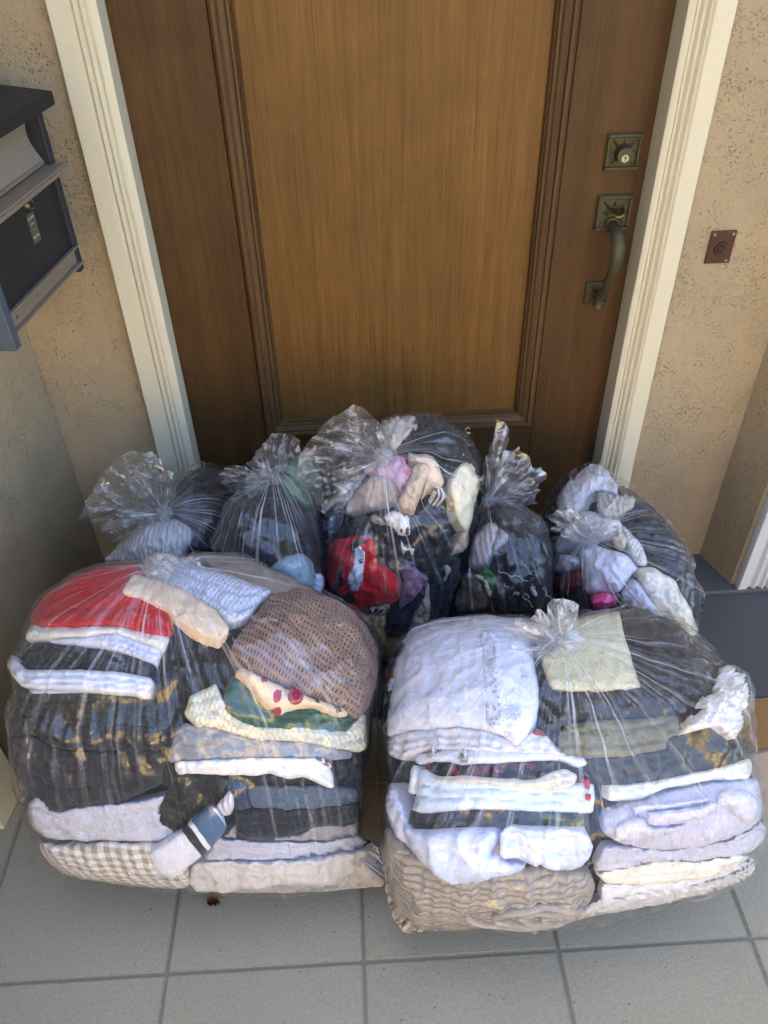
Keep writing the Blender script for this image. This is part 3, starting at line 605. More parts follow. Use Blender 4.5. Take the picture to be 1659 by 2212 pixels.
def chaikin(P, n=1):
    for _ in range(n):
        Q = np.roll(P, -1, 0); P = np.stack([P*.8+Q*.2, P*.2+Q*.8], 1).reshape(-1, 2)
    return P
def resample(P, step):
    Q = np.vstack([P, P[:1]]); d = np.hypot(*np.diff(Q, axis=0).T); s = np.concatenate([[0], np.cumsum(d)]); n = max(8, int(s[-1]/step))
    t = np.linspace(0, s[-1], n, endpoint=False); return np.stack([np.interp(t, s, Q[:, 0]), np.interp(t, s, Q[:, 1])], 1)
def inpoly(P, poly):
    x, y = P[:, 0], P[:, 1]; m = np.zeros(len(P), bool); n = len(poly); j = n-1
    for i in range(n):
        xi, yi = poly[i]; xj, yj = poly[j]
        m ^= ((yi > y) != (yj > y)) & (x < (xj-xi)*(y-yi)/(yj-yi+1e-12)+xi); j = i
    return m
SEED = [0]
def cloth(bk, z, pts, mat, name, label=None, cat=None, lift=.0, bulge=.011, w=.012, wr=.0036, ws=15, an=(1.5, 1, .9), k=.22, parent=None, step=None, uvaxis=None, soft=1, group=None, fold=None):
    b = BAGS[bk]; SEED[0] += 1; sd_ = SEED[0]*7.31 if parent is None or 'sd' not in parent else parent['sd']
    if bk[0] == 'B' and wr == .0036: wr, ws = .0062, 24
    isf = name.startswith('folded') and parent is None
    if isf and wr <= .0036: wr = .0024
    if isf: w = min(w, .008); bulge = min(bulge, .011)
    poly = chaikin(zp(z, pts), 0 if isf else soft)
    a = .5*np.sum(poly[:, 0]*np.roll(poly[:, 1], -1)-np.roll(poly[:, 0], -1)*poly[:, 1])
    if a < 0: poly = poly[::-1]
    span = max(np.ptp(poly[:, 0]), np.ptp(poly[:, 1])); step = step or (3.2 if span < 60 else 4.2 if span < 200 else 5.5)
    ring = resample(poly, step); ring = ring+np.stack([vnoise(ring[:, 0]*.06+sd_, ring[:, 1]*.06, q_*9.)-.5 for q_ in (1, 2)], 1)*2.6; jit = RNG.uniform(-.25, .25, (1, 2))*step
    gx, gy = np.meshgrid(np.arange(poly[:, 0].min(), poly[:, 0].max(), step), np.arange(poly[:, 1].min(), poly[:, 1].max(), step*.87))
    gx = gx+(np.arange(gx.shape[0]) % 2)[:, None]*step/2; G = np.stack([gx.ravel(), gy.ravel()], 1)+jit
    G = G[inpoly(G, ring)]
    if len(G):
        dm = np.sqrt(((G[:, None]-ring[None])**2).sum(-1)).min(1); G = G[dm > step*.55]
    px = np.vstack([ring, G]); nr = len(ring)
    vo, eo, fo, *_ = geometry.delaunay_2d_cdt([Vector(p) for p in px.tolist()], [(i, (i+1) % nr) for i in range(nr)], [], 1, 1e-4)
    px = np.array([(v.x, v.y) for v in vo]); F = [tuple(f) for f in fo]
    cnt = {}
    for f in F:
        for i in range(len(f)): e = (f[i], f[(i+1) % len(f)]); cnt[e] = 1
    bedge = [e for e in cnt if (e[1], e[0]) not in cnt]
    P, t = cast(b, px); N = gnorm(b, P)
    dp = np.sqrt(((px[:, None]-ring[None])**2).sum(-1)).min(1)*t/PF
    Vt = P+N*(lift-.004+bulge*np.sqrt(np.clip(1-(1-np.clip(dp/w, 0, 1))**2, 0, 1)))[:, None]; cc_ = (Vt-np.array([0, 0, CAMZ]))@CM.T
    px2 = 2*px-np.stack([PW/2+PF*cc_[:, 0]/cc_[:, 2], PH/2-PF*cc_[:, 1]/cc_[:, 2]], 1)
    P, t = cast(b, px2); N = gnorm(b, P)
    d = np.sqrt(((px[:, None]-ring[None])**2).sum(-1)).min(1)*t/PF
    x = np.clip(d/w, 0, 1); prof = np.sqrt(np.clip(1-(1-x)**2, 0, 1))
    Q = P*ws*np.array(an)+sd_
    n1 = fbm(Q[:, 0], Q[:, 1], Q[:, 2], 3)-.5; n2 = ridge(fbm(Q[:, 0]*1.9+9, Q[:, 1]*1.9, Q[:, 2]*1.9, 2))**3
    n3 = ridge(fbm(Q[:, 0]*3.1+3, Q[:, 1]*3.1+5, Q[:, 2]*2.2, 2))**5
    off = lift-.004+bulge*prof+wr*(2.4*n1+1.6*(n2-.3)+(1.3 if bk[0] == 'B' else .6)*(n3-.2))*(.35+.65*prof)
    if fold is None: fold = 3 if (name.startswith('folded') and parent is None) else 0
    if fold:                                                     # the layers of a folded garment show as grooves along its front
        x0_, y0_ = ring[:, 0], ring[:, 1]; x1_, y1_ = np.roll(x0_, -1), np.roll(y0_, -1); X = px[:, 0:1]+.01
        cr_ = (x0_ > X) != (x1_ > X); yc = y0_+(X-x0_)*(y1_-y0_)/np.where(np.abs(x1_-x0_) < 1e-6, 1e-6, x1_-x0_)
        up_ = np.where(cr_ & (yc <= px[:, 1:2]+.5), yc, -1e9).max(1); dn_ = np.where(cr_ & (yc >= px[:, 1:2]-.5), yc, 1e9).min(1)
        vv_ = np.clip((dn_-px[:, 1])/np.maximum(1, dn_-up_), 0, 1); hgt = (dn_-up_)*t/PF
        for q_ in range(1, fold):
            lev = q_/fold+.13*(vnoise(P[:, 0]*7+sd_, q_*3.3, sd_)-.5)*2
            dz_ = (vv_-lev)*hgt
            off = off-.0065*np.exp(-(dz_/.0019)**2)*sm(.1, .5, x)*sm(.012, .03, hgt)-.003*np.clip(vv_-lev, 0, 1)*sm(.0, .003, dz_)
    V = P+N*off[:, None]
    if len(bedge):                                               # relax the outline so that it hangs as one soft hem
        ba = np.array(bedge)
        for it_ in range(6):
            acc = np.zeros_like(V); np.add.at(acc, ba[:, 0], V[ba[:, 1]]); np.add.at(acc, ba[:, 1], V[ba[:, 0]])
            ids = np.unique(ba); ids = ids if it_ < 1 else ids[V[ids, 2] < .07]; V[ids] = .5*V[ids]+.25*acc[ids]
    V[:, 2] = np.maximum(V[:, 2], .003)
    nv = len(V); ext = sorted({i for e in bedge for i in e}); mp = {i: nv+j for j, i in enumerate(ext)}
    Vi = V[ext]+(b.C-V[ext])*k; Vi[:, 2] = np.maximum(Vi[:, 2], .003)
    F2 = [(e[1], e[0], mp[e[0]], mp[e[1]]) for e in bedge]
    Va = np.vstack([V, Vi]); Fa = [f for f in F]+F2
    # orient towards the camera side
    f0 = F[len(F)//2]; nn = np.cross(V[f0[1]]-V[f0[0]], V[f0[2]]-V[f0[0]])
    if nn @ N[f0[0]] < 0: Fa = [f[::-1] for f in Fa]
    if uvaxis is not None:
        A = zp(z, uvaxis); ax = A[1]-A[0]; L = np.hypot(*ax); u = ((px-A[0])@ax)/L/L; v = ((px-A[0])@np.array([-ax[1], ax[0]]))/L/L; UV = np.stack([u, v], 1)
    else:
        v = .28*np.arctan2(P[:, 2]-.12, b.cy+.06-P[:, 1]); UV = np.stack([P[:, 0], v], 1)
    UV = np.vstack([UV, UV[ext]])
    if parent is None: b.pts.append(V)
    b.mv.append(Va); b.mf += [tuple(i+b.nv for i in f) for f in Fa]; b.nv += len(Va)
    o = mk(name, Va, Fa, mat, parent, True, uv=UV)
    o.data.validate(); o['sd'] = sd_
    if parent is None and label: tag(o, label, cat, group)
    return o

def lay_on(o, P, N):                                             # drop a point onto a finished garment
    me = o.data; loc = Vector(o['wloc']); bv = BVHTree.FromPolygons([v.co+loc for v in me.vertices], [tuple(p.vertices) for p in me.polygons])
    h = bv.ray_cast(Vector(P)+Vector(N)*.12, -Vector(N))
    return h[0] if h[0] is not None else Vector(P)

# ------------------------------------------------------------------ contents of the left front bag
W1, W2, OFFW, LAV = (226, 226, 226), (214, 217, 226), (226, 220, 204), (212, 212, 226)
c = cloth
c('L', 'A', [(240,600),(300,480),(420,360),(600,240),(850,160),(1150,150),(1250,250),(1300,430),(1400,560),(1410,690),(1340,735),(1150,700),(1000,655),(850,645),(600,660),(400,665),(260,655)], fabric((196, 26, 34)), 'folded_shirt', 'bright red folded shirt on top of a pile, above dotted white one', 'shirt', lift=.012, bulge=.016, w=.03)
c('L', 'A', [(205,700),(260,640),(600,645),(1000,645),(1340,720),(1390,740),(1330,850),(1290,850),(1230,810),(1100,770),(960,715),(830,720),(690,745),(560,745),(380,760),(215,775)], fabric(OFFW, 'dots', (60, 60, 64)), 'folded_shirt', 'white shirt with small dark dots, folded under the red one', 'shirt', lift=.008)
c('L', 'A', [(380,755),(700,735),(960,710),(1250,810),(1330,850),(1275,970),(1200,940),(1060,890),(850,830),(600,800),(480,795),(390,780)], fabric(LAV), 'folded_shirt', 'plain white tee folded between dotted shirt and black satin', 'shirt', lift=.003)
c('L', 'A', [(130,850),(200,770),(480,785),(700,820),(1060,880),(1270,960),(1260,1060),(1190,1070),(1000,1030),(600,1010),(350,1010),(200,1010),(140,960)], fabric((30, 31, 36), gloss=.55), 'folded_blouse', 'black satin blouse folded between two white shirts', 'blouse', lift=-.006)
c('L', 'A', [(60,980),(100,880),(160,960),(210,1010),(350,1015),(600,1010),(800,1015),(1000,1035),(1235,1075),(1245,1130),(1200,1245),(1080,1225),(900,1205),(700,1185),(500,1170),(360,1165),(180,1155),(100,1060)], fabric(W2), 'folded_shirt', 'white shirt with square corner folded below the black satin', 'shirt', lift=.008, soft=1)
c('L', 'A', [(240,1160),(500,1165),(720,1180),(730,1225),(560,1210),(250,1220)], fabric((190, 190, 200)), 'folded_shirt', 'thin greyish white edge of a folded tee above charcoal fleece', 'shirt', lift=.0, bulge=.008)
c('L', 'A', [(110,1170),(240,1190),(700,1200),(1200,1240),(1290,1290),(1400,1440),(1300,1490),(1000,1470),(700,1420),(450,1430),(200,1380),(120,1300)], fabric((44, 46, 42), 'fuzzy'), 'folded_fleece', 'charcoal green fleece folded under the white shirts', 'fleece', lift=.0)
c('L', 'C', [(60,70),(350,45),(720,75),(1020,110),(1420,130),(1380,300),(1240,330),(900,330),(600,320),(430,290),(300,200),(100,200)], fabric((38, 39, 42)), 'folded_trousers', 'black trousers folded under charcoal fleece, upper of two black pairs', 'trousers', lift=.004, wr=.005)
c('L', 'C', [(95,190),(300,200),(430,285),(600,320),(900,325),(1240,320),(1350,330),(1310,600),(1080,700),(1050,730),(870,770),(600,795),(480,825),(400,800),(330,700),(260,680),(180,560),(120,380)], fabric((42, 43, 48), 'denim'), 'folded_jeans', 'faded black jeans pressed above the white terry towel', 'jeans', lift=.002, wr=.005, bulge=.02, w=.04)
c('L', 'U', [(345,1415),(372,1325),(400,1330),(440,1355),(485,1375),(505,1350),(540,1325),(520,1380),(500,1400),(500,1425),(515,1455),(500,1480),(450,1500),(415,1520),(400,1560),(400,1640),(395,1690),(350,1700),(335,1640),(338,1520)], fabric((26, 26, 29), 'corduroy'), 'corduroy_jacket', 'black corduroy jacket standing between the two folded piles', 'jacket', lift=-.008, wr=.004)
c('L', 'U', [(300,1222),(384,1212),(470,1230),(550,1262),(588,1276),(560,1302),(540,1332),(515,1345),(490,1348),(465,1320),(397,1282),(320,1252)], fabric((206, 212, 226), 'knit'), 'folded_sweater', 'white knitted sweater under the knot, beside brown crochet', 'sweater', lift=.014)
c('L', 'U', [(262,1280),(288,1238),(340,1250),(397,1274),(465,1314),(497,1356),(475,1383),(438,1371),(384,1338),(357,1312),(317,1295)], fabric((224, 200, 172)), 'folded_sheet', 'peach cream cotton sheet draped over the red shirt', 'sheet', lift=.028, bulge=.003, w=.003, soft=0, wr=.0025, fold=0, k=.12)
c('L', 'U', [(410,1195),(520,1203),(620,1243),(710,1295),(680,1310),(600,1290),(540,1268),(470,1235)], fabric((150, 136, 122)), 'folded_jumper', 'taupe jumper at the back, behind the white knitted sweater', 'jumper', lift=.004)
c('L', 'B', [(410,900),(430,780),(560,620),(700,440),(780,370),(950,330),(1150,380),(1350,470),(1500,620),(1590,780),(1600,950),(1570,1150),(1500,1300),(1430,1390),(1350,1340),(1250,1280),(1100,1220),(900,1150),(760,1090),(600,1030),(460,985)], fabric((150, 118, 100), 'crochet'), 'crochet_cardigan', 'brown crochet cardigan bulging over floral and green cloth', 'cardigan', lift=.012, bulge=.022, w=.05, wr=.006)
fl_ = c('L', 'B', [(455,1000),(520,960),(620,1020),(760,1080),(900,1150),(1100,1210),(1330,1290),(1370,1330),(1340,1355),(1250,1320),(1100,1270),(1000,1280),(900,1310),(800,1365),(770,1290),(730,1305),(650,1200),(580,1110),(480,1030)], fabric((216, 190, 156), 'floral'), 'floral_blouse', 'cream blouse with red flowers peeking out under brown crochet', 'blouse', lift=.026, bulge=.006, soft=0, wr=.004)
c('L', 'B', [(380,1130),(430,1040),(500,1030),(580,1080),(730,1200),(900,1250),(1100,1260),(1340,1300),(1390,1330),(1380,1400),(1340,1485),(1200,1480),(1000,1460),(800,1465),(620,1450),(480,1400),(380,1330),(355,1260)], fabric((42, 84, 66)), 'folded_shirt', 'dark green folded shirt under the floral blouse', 'shirt', lift=.006)
c('L', 'D', [(50,20),(100,-120),(300,-230),(380,-60),(500,60),(640,110),(800,120),(1000,115),(1200,130),(1350,140),(1390,80),(1440,20),(1500,20),(1505,200),(1495,300),(1450,330),(1380,320),(1200,290),(1000,250),(850,245),(600,230),(400,170),(220,125),(140,135)], fabric((214, 208, 182), 'knit'), 'folded_sweater', 'cream wool sweater folded between green shirt and grey sweatshirt', 'sweater', lift=.004, bulge=.02, w=.025)
c('L', 'D', [(-80,380),(-40,220),(50,90),(140,120),(220,110),(400,160),(600,220),(850,235),(1050,235),(1250,285),(1390,320),(1380,380),(1250,390),(1100,375),(900,370),(600,380),(300,385),(100,400),(-60,410)], fabric((146, 150, 156), 'melange'), 'folded_sweatshirt', 'heather grey sweatshirt folded below cream sweater', 'sweatshirt', lift=.004, bulge=.02, w=.025)
wsh = c('L', 'D', [(-30,410),(100,395),(300,380),(600,370),(900,365),(1110,370),(1200,430),(1240,520),(1245,600),(1200,610),(1120,570),(1010,520),(880,540),(740,500),(600,515),(400,505),(200,500),(20,515),(-20,470)], fabric(W1), 'folded_shirt', 'white shirt with drooping corner under the grey sweatshirt', 'shirt', lift=.008, bulge=.016, wr=.004)
c('L', 'D', [(1120,378),(1165,376),(1215,420),(1238,450),(1200,440)], fabric((120, 40, 48), 'stripe', (230, 226, 224)), 'striped_trim', lift=.020, bulge=.003, w=.006, parent=wsh)
c('L', 'D', [(400,520),(600,500),(1000,515),(1200,600),(1250,590),(1255,385),(1380,375),(1400,330),(1470,330),(1470,700),(1300,640),(1000,630),(700,620),(420,630)], fabric((40, 44, 50)), 'folded_trousers', 'dark slate trousers folded under the drooping white shirt', 'trousers', lift=-.012)
sw = c('L', 'D', [(540,585),(650,590),(840,600),(1100,595),(1300,600),(1440,620),(1445,720),(1320,755),(1140,770),(1000,775),(870,795),(720,770),(600,765),(555,700)], fabric((82, 98, 112), 'melange'), 'folded_sweatpants', 'blue grey sweatpants with ribbed navy cuff', 'sweatpants', lift=.0, wr=.004)
c('L', 'D', [(445,770),(440,640),(470,580),(545,585),(565,680),(600,765),(500,795)], fabric((52, 62, 90), 'rib'), 'cuff', lift=.003, bulge=.01, parent=sw)
c('L', 'D', [(470,800),(600,760),(870,790),(1140,765),(1400,720),(1440,750),(1430,880),(1300,910),(1100,910),(950,980),(800,1005),(640,1020),(490,1035),(475,950)], fabric((30, 34, 44)), 'folded_trousers', 'dark navy trousers folded above grey terry towel', 'trousers', lift=.002)
c('L', 'D', [(340,985),(470,890),(480,1010),(640,1010),(800,995),(960,970),(1100,900),(1300,900),(1440,865),(1455,980),(1400,1020),(1200,1045),(900,1045),(600,1030),(350,1010)], fabric((176, 172, 170), 'terry'), 'folded_towel', 'grey terry towel folded below navy trousers', 'towel', lift=-.004)
c('L', 'D', [(200,1190),(300,1000),(500,1025),(900,1040),(1200,1040),(1450,980),(1550,1040),(1400,1130),(1250,1140),(1100,1160),(900,1200),(600,1205),(350,1205)], fabric((204, 204, 218), 'terry'), 'folded_towel', 'pale lavender terry towel folded under the grey one', 'towel', lift=.002)
c('L', 'D', [(75,1360),(110,1230),(180,1195),(600,1190),(900,1185),(1120,1155),(1400,1115),(1540,1040),(1590,1070),(1630,1200),(1650,1350),(1500,1400),(1200,1390),(1000,1380),(700,1410),(400,1440),(150,1440)], fabric((198, 194, 190)), 'folded_sheet', 'pale grey cotton sheet in the bottom layer beside gingham', 'sheet', lift=.01, bulge=.024, w=.03, wr=.004, an=(2.2, 1, .6))
c('L', 'D', [(250,1400),(700,1360),(1000,1340),(1300,1340),(1660,1290),(1640,1395),(1300,1430),(900,1445),(500,1450)], fabric((188, 184, 178)), 'folded_sheet', 'thin lower edge of a grey sheet resting on the tiles', 'sheet', lift=-.002, bulge=.01, fold=1)
c('L', 'C', [(220,850),(230,760),(300,690),(340,730),(400,790),(490,815),(620,785),(850,760),(1100,735),(1360,680),(1300,790),(1320,880),(1400,940),(1460,1000),(1300,1065),(1000,1065),(700,1070),(560,1045),(500,1050),(380,1030),(270,960)], fabric((214, 216, 230), 'terry'), 'folded_towel', 'fluffy white terry towel folded on top of the gingham', 'towel', lift=.006, bulge=.024, w=.03)
c('L', 'C', [(290,1030),(380,1050),(500,1070),(640,1060),(1000,1060),(1290,1055),(1400,1060),(1500,1150),(1560,1300),(1560,1430),(1450,1455),(1200,1440),(900,1410),(650,1370),(480,1320),(390,1230),(320,1120)], fabric((222, 218, 212), 'gingham', (160, 150, 140)), 'gingham_duvet', 'beige and white gingham duvet at the bottom of the bag', 'duvet', lift=.004, bulge=.02, w=.03, wr=.003)
c('L', 'U', [(340,1745),(365,1700),(384,1668),(440,1668),(497,1688),(500,1720),(470,1742),(440,1756),(395,1798),(370,1797),(345,1782)], fabric((30, 32, 34), gloss=.6), 'black_camisole', 'black shiny top crumpled above the striped sock', 'top', lift=.004, wr=.006)
c('L', 'U', [(317,1842),(341,1827),(378,1802),(395,1794),(438,1750),(465,1740),(478,1766),(492,1790),(457,1830),(433,1851),(400,1878),(370,1903),(345,1890),(331,1877)], fabric((216, 218, 230), 'sock'), 'ankle_sock', 'white sock with black and blue bands lying slanted before towels', 'sock', lift=.022, bulge=.016, w=.02, uvaxis=[(335,1872),(482,1758)], wr=.0015)
c('L', 'D', [(305,740),(350,700),(400,640),(440,660),(455,740),(430,820),(380,840),(330,810)], fabric((222, 222, 232), 'rib'), 'ankle_sock', 'small balled white ribbed sock by the navy cuff', 'sock', lift=.018, bulge=.018, w=.016)
c('L', 'U', [(330,1872),(345,1862),(362,1890),(380,1900),(366,1906),(345,1896),(332,1890)], fabric((198, 200, 206), 'fuzzy'), 'ankle_sock', 'grey sock tip showing below the banded sock', 'sock', lift=.016, bulge=.008)
# rosette button on the floral blouse
P0, _ = cast(BAGS['L'], zp('B', [(870, 1195)])); n0 = gnorm(BAGS['L'], P0)[0]; p0 = np.array(lay_on(fl_, P0[0], n0))+n0*.003
m = MB(); e1 = Vector(n0).orthogonal().normalized(); e2 = Vector(n0).cross(e1)
for kk in range(3):
    r = .0095-.003*kk
    m.tube([Vector(p0)+Vector(n0)*(.0015*kk)+(e1*math.cos(a)+e2*math.sin(a))*r for a in [2*math.pi*i/16 for i in range(17)]], .0022, 6)
m.cyl(Vector(p0)-Vector(n0)*.003, n0, .009, .005, 16, .007)
m.build('rosette_button', fabric((150, 42, 62)), fl_, True)

# ------------------------------------------------------------------ contents of the right front bag
pc = c('R', 'E', [(85,1160),(90,980),(120,700),(140,560),(260,330),(450,210),(650,195),(900,170),(1100,190),(1250,300),(1280,500),(1330,700),(1335,850),(1300,1030),(1230,1130),(1155,1235),(1050,1130),(900,1090),(650,1060),(400,1090),(230,1110)], fabric((216, 220, 234)), 'eyelet_pillowcase', 'white pillowcase with eyelet flowers and a lace band', 'pillowcase', lift=.012, bulge=.03, w=.05, wr=.0035)
c('R', 'E', [(848,230),(990,230),(1005,480),(1022,750),(1025,1040),(890,1045),(880,750),(865,480)], fabric((206, 208, 222), 'lace'), 'lace_band', lift=.0415, bulge=.003, w=.004, parent=pc, wr=.0035, k=.02)
def flower(px, r):
    P, _ = cast(BAGS['R'], zp('E', [px])); n = Vector(gnorm(BAGS['R'], P)[0]); p = lay_on(pc, P[0], n)+n*.0008; e1 = n.orthogonal().normalized(); e2 = n.cross(e1); m = MB()
    a0 = px[0]*.01
    for k in range(6):
        d = e1*math.cos(a0+k*math.pi/3)+e2*math.sin(a0+k*math.pi/3); s = n.cross(d); cc = p+d*r*.62
        m.tube([cc+d*math.cos(t)*r*.38+s*math.sin(t)*r*.22 for t in [2*math.pi*i/10 for i in range(11)]], r*.09, 5)
    m.build('eyelet_flower', fabric((208, 211, 226)), pc, True)
for px in ((410,490), (640,640), (400,905), (1200,735), (535,270), (195,740), (1130,1030)): flower(px, .012)
for px in ((630,865), (205,975), (870,800), (395,680), (750,265)): flower(px, .005)
c('R', 'E', [(85,1180),(150,1120),(400,1080),(640,1050),(900,1080),(1155,1200),(1200,1150),(1300,1100),(1400,1140),(1480,1230),(1570,1290),(1500,1300),(1200,1280),(900,1265),(600,1250),(400,1260),(230,1340),(110,1290)], fabric((218, 214, 216)), 'folded_blouse', 'white gathered cotton blouse folded under the eyelet pillowcase', 'blouse', lift=.006, bulge=.02, wr=.005, an=(2.2, 1, .5))
kn = c('R', 'G', [(315,100),(330,40),(600,5),(900,0),(1200,20),(1450,20),(1700,60),(1730,130),(1659,150),(1500,90),(1200,100),(1000,115),(850,120),(700,130),(600,105),(450,100),(350,135)], fabric((216, 218, 228)), 'folded_blouse', 'white blouse with two knotted fabric buttons', 'blouse', lift=.003)
for px in ((480, 40), (735, 75)):
    P, _ = cast(BAGS['R'], zp('G', [px])); n = Vector(gnorm(BAGS['R'], P)[0]); p = lay_on(kn, P[0], n)+n*.003; e1 = n.orthogonal().normalized(); e2 = n.cross(e1); m = MB()
    m.tube([p+(e1*math.cos(a*2)*.006+e2*math.sin(a*3)*.007)+n*(.004*math.sin(a*5)) for a in [2*math.pi*i/40 for i in range(41)]], .0022, 6)
    m.tube([p+e1*.002+Vector((0, 0, .016)), p+Vector((.002, -.004, .008)), p], .0018, 6)
    m.build('knot_button', fabric((214, 212, 208)), kn, True)
c('R', 'G', [(420,195),(400,130),(500,85),(700,110),(1000,100),(1200,85),(1450,75),(1510,150),(1400,200),(1330,250),(1200,260),(900,240),(700,225),(520,235),(430,220)], fabric((32, 30, 32), 'blackprint'), 'folded_shirt', 'black shirt with red and grey print squeezed between white layers', 'shirt', lift=-.006)
c('R', 'G', [(420,205),(470,225),(700,215),(950,235),(1250,250),(1330,240),(1400,195),(1540,160),(1650,210),(1610,310),(1420,345),(1200,320),(900,290),(600,270),(480,260)], fabric((212, 202, 180)), 'folded_shirt', 'cream shirt with turned up corner over the pale blue one', 'shirt', lift=.010, bulge=.01, soft=0)
ps = c('R', 'U', [(900,1672),(918,1660),(939,1676),(970,1680),(1050,1686),(1130,1696),(1188,1702),(1245,1692),(1283,1692),(1285,1725),(1281,1756),(1240,1757),(1180,1756),(1100,1751),(1050,1750),(980,1753),(914,1758),(890,1750),(903,1700)], fabric((206, 216, 226)), 'folded_shirt', 'pale blue pressed shirt with red tag at its end', 'shirt', lift=.004, bulge=.014, soft=0, wr=.002)
c('R', 'H', [(165,370),(212,365),(205,432),(163,420)], fabric((190, 32, 36)), 'red_tag', lift=.020, bulge=.003, w=.004, parent=ps, soft=0)
c('R', 'H', [(168,240),(205,240),(210,330),(175,330)], fabric((190, 32, 36)), 'red_tag', lift=.020, bulge=.003, w=.004, parent=ps, soft=0)
c('R', 'G', [(255,350),(270,260),(310,110),(355,170),(345,290),(330,370),(290,370)], fabric((220, 218, 214)), 'shirt_sleeve', 'white sleeve end hanging at the pressed blue shirt', 'sleeve', lift=.006)
c('R', 'G', [(275,620),(275,490),(330,515),(390,510),(880,490),(1200,500),(1659,510),(1700,560),(1690,650),(1500,665),(1000,650),(820,660),(560,665),(370,680),(310,675)], fabric((66, 62, 62), 'camo', (62, 66, 56)), 'folded_trousers', 'charcoal wool trousers with a camouflage printed end', 'trousers', lift=.002)
c('R', 'G', [(85,420),(105,270),(180,290),(270,500),(285,650),(360,890),(220,770),(130,650)], fabric((204, 208, 228)), 'shirt_sleeve', 'pale lavender sleeve running down beside the folded pile', 'sleeve', lift=.002, wr=.005)
c('R', 'G', [(200,600),(280,650),(370,665),(560,655),(960,645),(1000,680),(930,860),(1010,860),(1030,900),(1180,930),(1230,950),(1150,1010),(1000,1040),(870,1080),(740,1100),(640,1120),(560,1090),(470,1020),(360,910),(260,760)], fabric((198, 206, 230)), 'crumpled_shirt', 'pale blue white shirt crumpled over the muslin blanket', 'shirt', lift=.018, bulge=.018, w=.02, wr=.007, ws=11)
c('R', 'G', [(1015,690),(1090,640),(1500,655),(1659,660),(1740,710),(1770,800),(1740,900),(1690,960),(1600,1000),(1400,985),(1340,935),(1300,955),(1150,910),(1015,890)], fabric((202, 208, 230)), 'folded_shirt', 'pale blue white shirt with square folded hem on the blanket', 'shirt', lift=.024, bulge=.02, w=.03, wr=.007, soft=0)
mus = c('R', 'G', [(65,1000),(60,750),(100,600),(220,760),(360,880),(560,1000),(900,980),(1240,930),(1500,960),(1720,970),(1790,1080),(1770,1200),(1659,1400),(1400,1430),(1000,1450),(600,1490),(250,1495),(180,1450),(110,1300)], fabric((178, 166, 150), 'muslin'), 'muslin_blanket', 'beige crinkled muslin blanket rolled at the bottom', 'blanket', lift=.0, bulge=.03, w=.05, wr=.006)
b = BAGS['R']; tt = np.linspace(0, 1, 150); an_ = tt*2*math.pi*3.1+2.6
px = np.stack([1400-170*tt+(50+430*tt**1.1)*np.cos(an_), 1275-30*tt+(22+130*tt**1.1)*np.sin(an_)], 1); px[:, 1] = np.minimum(px[:, 1], 1415)
P, _ = cast(b, zp('G', px)); N = gnorm(b, P); Q_ = np.array([lay_on(mus, p, n)[:] for p, n in zip(P, N)])
for _ in range(3): Q_[1:-1] = (Q_[:-2]+2*Q_[1:-1]+Q_[2:])/4
nn_ = fbm(P[:, 0]*30, P[:, 1]*30, P[:, 2]*30)
mt = MB().tube((Q_+N*.002).tolist(), [.005+.003*v for v in nn_], 8, (1.0, .9))
mt.build('rolled_edge', fabric((178, 166, 150), 'muslin'), mus, True)
c('R', 'H', [(240,1010),(420,975),(700,920),(1100,910),(1400,860),(1510,875),(1420,960),(1200,1045),(900,1095),(600,1115),(340,1100),(290,1050)], fabric((222, 216, 200)), 'folded_sheet', 'cream cotton sheet folded under the terry towel, next to muslin', 'sheet', lift=.002, bulge=.016)
c('R', 'H', [(310,1090),(600,1090),(900,1070),(1200,1020),(1400,935),(1545,900),(1520,1020),(1260,1130),(1000,1180),(700,1225),(420,1275),(285,1290),(280,1180)], fabric((216, 214, 214)), 'folded_sheet', 'white cotton sheet with long folds, one above the lowest layer', 'sheet', lift=-.002, bulge=.014, an=(.6, 1, 2))
c('R', 'H', [(-60,1380),(200,1270),(290,1225),(430,1205),(700,1150),(1000,1105),(1250,1050),(1500,950),(1555,880),(1545,1000),(1460,1080),(1200,1170),(900,1240),(600,1300),(300,1350),(0,1410)], fabric((212, 208, 202), 'terry'), 'folded_towel', 'white terry towel forming the lowest layer on the tiles', 'towel', lift=.0, bulge=.018)
c('R', 'H', [(240,930),(320,790),(450,780),(700,815),(1000,805),(1300,755),(1500,660),(1600,580),(1650,650),(1630,760),(1500,850),(1400,870),(1100,920),(700,935),(420,985),(250,1000)], fabric((212, 210, 218), 'terry'), 'folded_towel', 'thick white terry towel below the rolled lavender towels', 'towel', lift=.002, bulge=.022, w=.03)
c('R', 'H', [(400,480),(560,405),(700,380),(900,320),(1100,280),(1300,250),(1450,240),(1585,230),(1610,450),(1590,590),(1500,680),(1300,770),(1000,820),(700,830),(480,790),(390,740),(310,680),(290,560),(330,490)], fabric((208, 206, 222), 'fuzzy'), 'bath_towel', 'large pale lavender bath towel wrapped round smaller folds', 'towel', lift=-.004, bulge=.03, w=.04)
